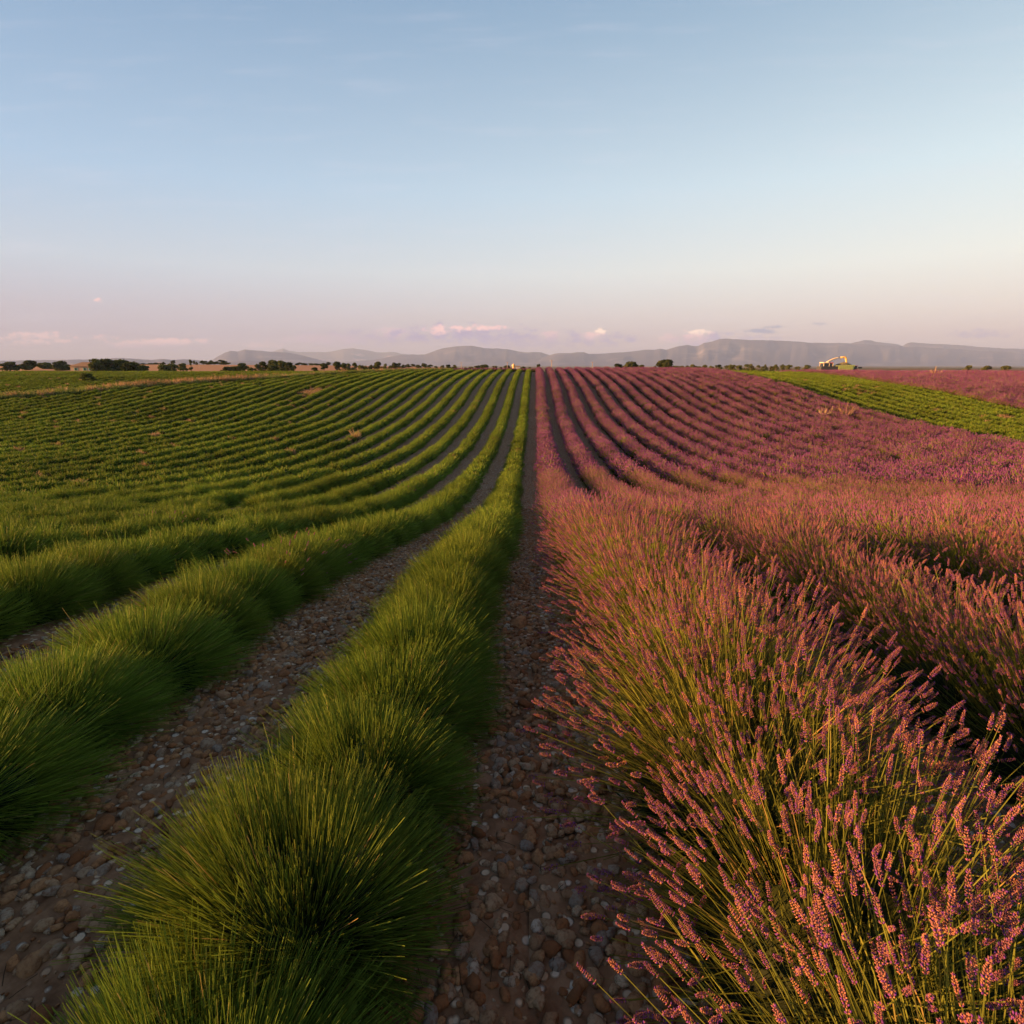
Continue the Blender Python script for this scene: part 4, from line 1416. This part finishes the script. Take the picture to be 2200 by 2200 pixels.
def mountain(name, pts, D, depth, label, mat, seed, rough=1.0):
    rg = np.random.default_rng(seed)
    xs_ = np.arange(pts[0][0], pts[-1][0] + .1, 3.0)
    yy_ = np.interp(xs_, [p[0] for p in pts], [p[1] for p in pts])
    # fine ridge detail
    det = sum(rg.uniform(.25, .6) / (1 + k * .35) * np.sin(xs_ * (0.07 * 1.7 ** k) + rg.random() * 6.28) for k in range(5)) * rough
    yy_ = yy_ + det * .55
    vs_t = [0, .12, .25, .4, .55, .7, .84, .93, 1.0, 1.15, 1.6, 2.2]
    V = []
    base_z = -70.0
    spur = lambda x, t: .7 * sum(np.sin((x + 11 * math.sin(t * 4.3 + x * .031) + 6 * math.sin(t * 9 + x * .083)) * f + p + t * 2.2 * q) * a for f, p, q, a in zip(F1, P1, Q1, A1))
    F1 = [.035, .062, .11, .19, .33]; P1 = rg.random(5) * 6.28; Q1 = rg.normal(0, 2.5, 5); A1 = [.5, .4, .22, .12, .06]
    for t in vs_t:
        for x, y in zip(xs_, yy_):
            d = pix_dir(x, y); ridge = Vector((d.x / d.y * D, D, CAM_Z + d.z / d.y * D))
            s = spur(x, t)
            if t <= 1:
                q = t ** 1.25
                yd = D - depth * (1 - t) - depth * .10 * s * math.sin(math.pi * t)
                z = base_z + (ridge.z - base_z) * min(1, q * (1 + .10 * s * math.sin(math.pi * t)))
                V.append((ridge.x * (yd / D), yd, min(z, base_z + (ridge.z - base_z) * (.2 + .8 * t) if t < 1 else ridge.z)))
            else:
                f = (t - 1) / 1.2
                V.append((ridge.x * (1 + depth * f / D), D + depth * f, ridge.z + (base_z - ridge.z) * f - 30 * (1 - abs(2 * f - 1))))
    n = len(xs_)
    rows = len(vs_t)
    j = (np.arange(rows - 1)[:, None] * n + np.arange(n - 1)[None]).ravel()
    F = np.stack([j, j + 1, j + n + 1, j + n], 1)
    o = link(name, mesh_np(name, np.array(V), F, [mat], smooth=False))
    tag(o, label, kind='structure')
    return o


MM1 = mountain_mat('mountain_forest', (.085, .088, .12), (.30, .27, .27), .30)  # forest tone paled and blued, distance haze put into the colour
MM2 = mountain_mat('mountain_pale_rock', (.12, .12, .11), (.60, .48, .42), .9)
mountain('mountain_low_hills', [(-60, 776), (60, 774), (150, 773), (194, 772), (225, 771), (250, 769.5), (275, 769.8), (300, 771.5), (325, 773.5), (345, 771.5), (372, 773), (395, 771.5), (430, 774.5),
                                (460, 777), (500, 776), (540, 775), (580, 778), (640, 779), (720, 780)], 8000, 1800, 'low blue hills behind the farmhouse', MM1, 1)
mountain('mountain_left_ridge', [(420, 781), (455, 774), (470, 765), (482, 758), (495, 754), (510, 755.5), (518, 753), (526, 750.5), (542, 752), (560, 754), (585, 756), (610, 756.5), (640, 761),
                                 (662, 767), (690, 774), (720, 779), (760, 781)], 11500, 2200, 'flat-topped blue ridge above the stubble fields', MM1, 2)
mountain('mountain_pale_range', [(470, 776), (560, 762), (595, 753), (608, 748), (620, 753), (640, 756.5), (670, 756), (700, 757), (735, 750), (760, 748.5), (785, 752), (812, 757), (840, 756), (862, 760),
                                 (900, 764), (960, 770), (1020, 778)], 18500, 2600, 'palest far rocky range left of the central mountain', MM2, 3, 1.6)
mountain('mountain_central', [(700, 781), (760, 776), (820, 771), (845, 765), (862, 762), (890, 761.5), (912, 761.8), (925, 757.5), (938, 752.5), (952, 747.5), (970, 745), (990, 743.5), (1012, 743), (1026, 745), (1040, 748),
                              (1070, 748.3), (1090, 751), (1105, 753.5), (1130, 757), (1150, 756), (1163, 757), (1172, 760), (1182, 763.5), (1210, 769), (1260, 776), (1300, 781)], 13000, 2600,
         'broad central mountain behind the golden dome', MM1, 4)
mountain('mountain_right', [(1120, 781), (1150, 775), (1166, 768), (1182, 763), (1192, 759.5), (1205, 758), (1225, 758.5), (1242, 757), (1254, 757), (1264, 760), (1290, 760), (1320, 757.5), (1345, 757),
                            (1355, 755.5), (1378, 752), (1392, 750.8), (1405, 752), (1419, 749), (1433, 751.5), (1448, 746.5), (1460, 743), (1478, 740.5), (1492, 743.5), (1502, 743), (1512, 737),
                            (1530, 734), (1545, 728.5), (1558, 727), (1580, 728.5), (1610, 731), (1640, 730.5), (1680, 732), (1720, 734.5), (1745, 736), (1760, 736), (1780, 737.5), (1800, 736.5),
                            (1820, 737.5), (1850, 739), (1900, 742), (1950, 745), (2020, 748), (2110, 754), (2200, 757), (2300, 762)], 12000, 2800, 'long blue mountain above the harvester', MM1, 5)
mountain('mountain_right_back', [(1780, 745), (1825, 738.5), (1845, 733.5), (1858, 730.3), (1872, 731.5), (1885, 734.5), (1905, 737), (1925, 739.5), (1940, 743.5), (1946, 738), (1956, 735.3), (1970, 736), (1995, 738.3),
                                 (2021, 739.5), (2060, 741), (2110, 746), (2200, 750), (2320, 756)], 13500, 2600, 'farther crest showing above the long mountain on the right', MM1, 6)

# ------------------------------------------------------------------ haze over the plateau
m, N, L = new_mat('haze')
out = N.new('ShaderNodeOutputMaterial'); pv = N.new('ShaderNodeVolumePrincipled')
pv.inputs['Color'].default_value = (0.42, 0.58, 1.0, 1)
pv.inputs['Density'].default_value = 7.0e-5
pv.inputs['Anisotropy'].default_value = 0.0
L.new(pv.outputs[0], out.inputs['Volume'])
mb = MB(); mb.box((0, 0, 237.5), (140000, 140000, 695))
hz = mb.build('haze', m)
tag(hz, 'thin evening haze lying over the plateau', kind='stuff')
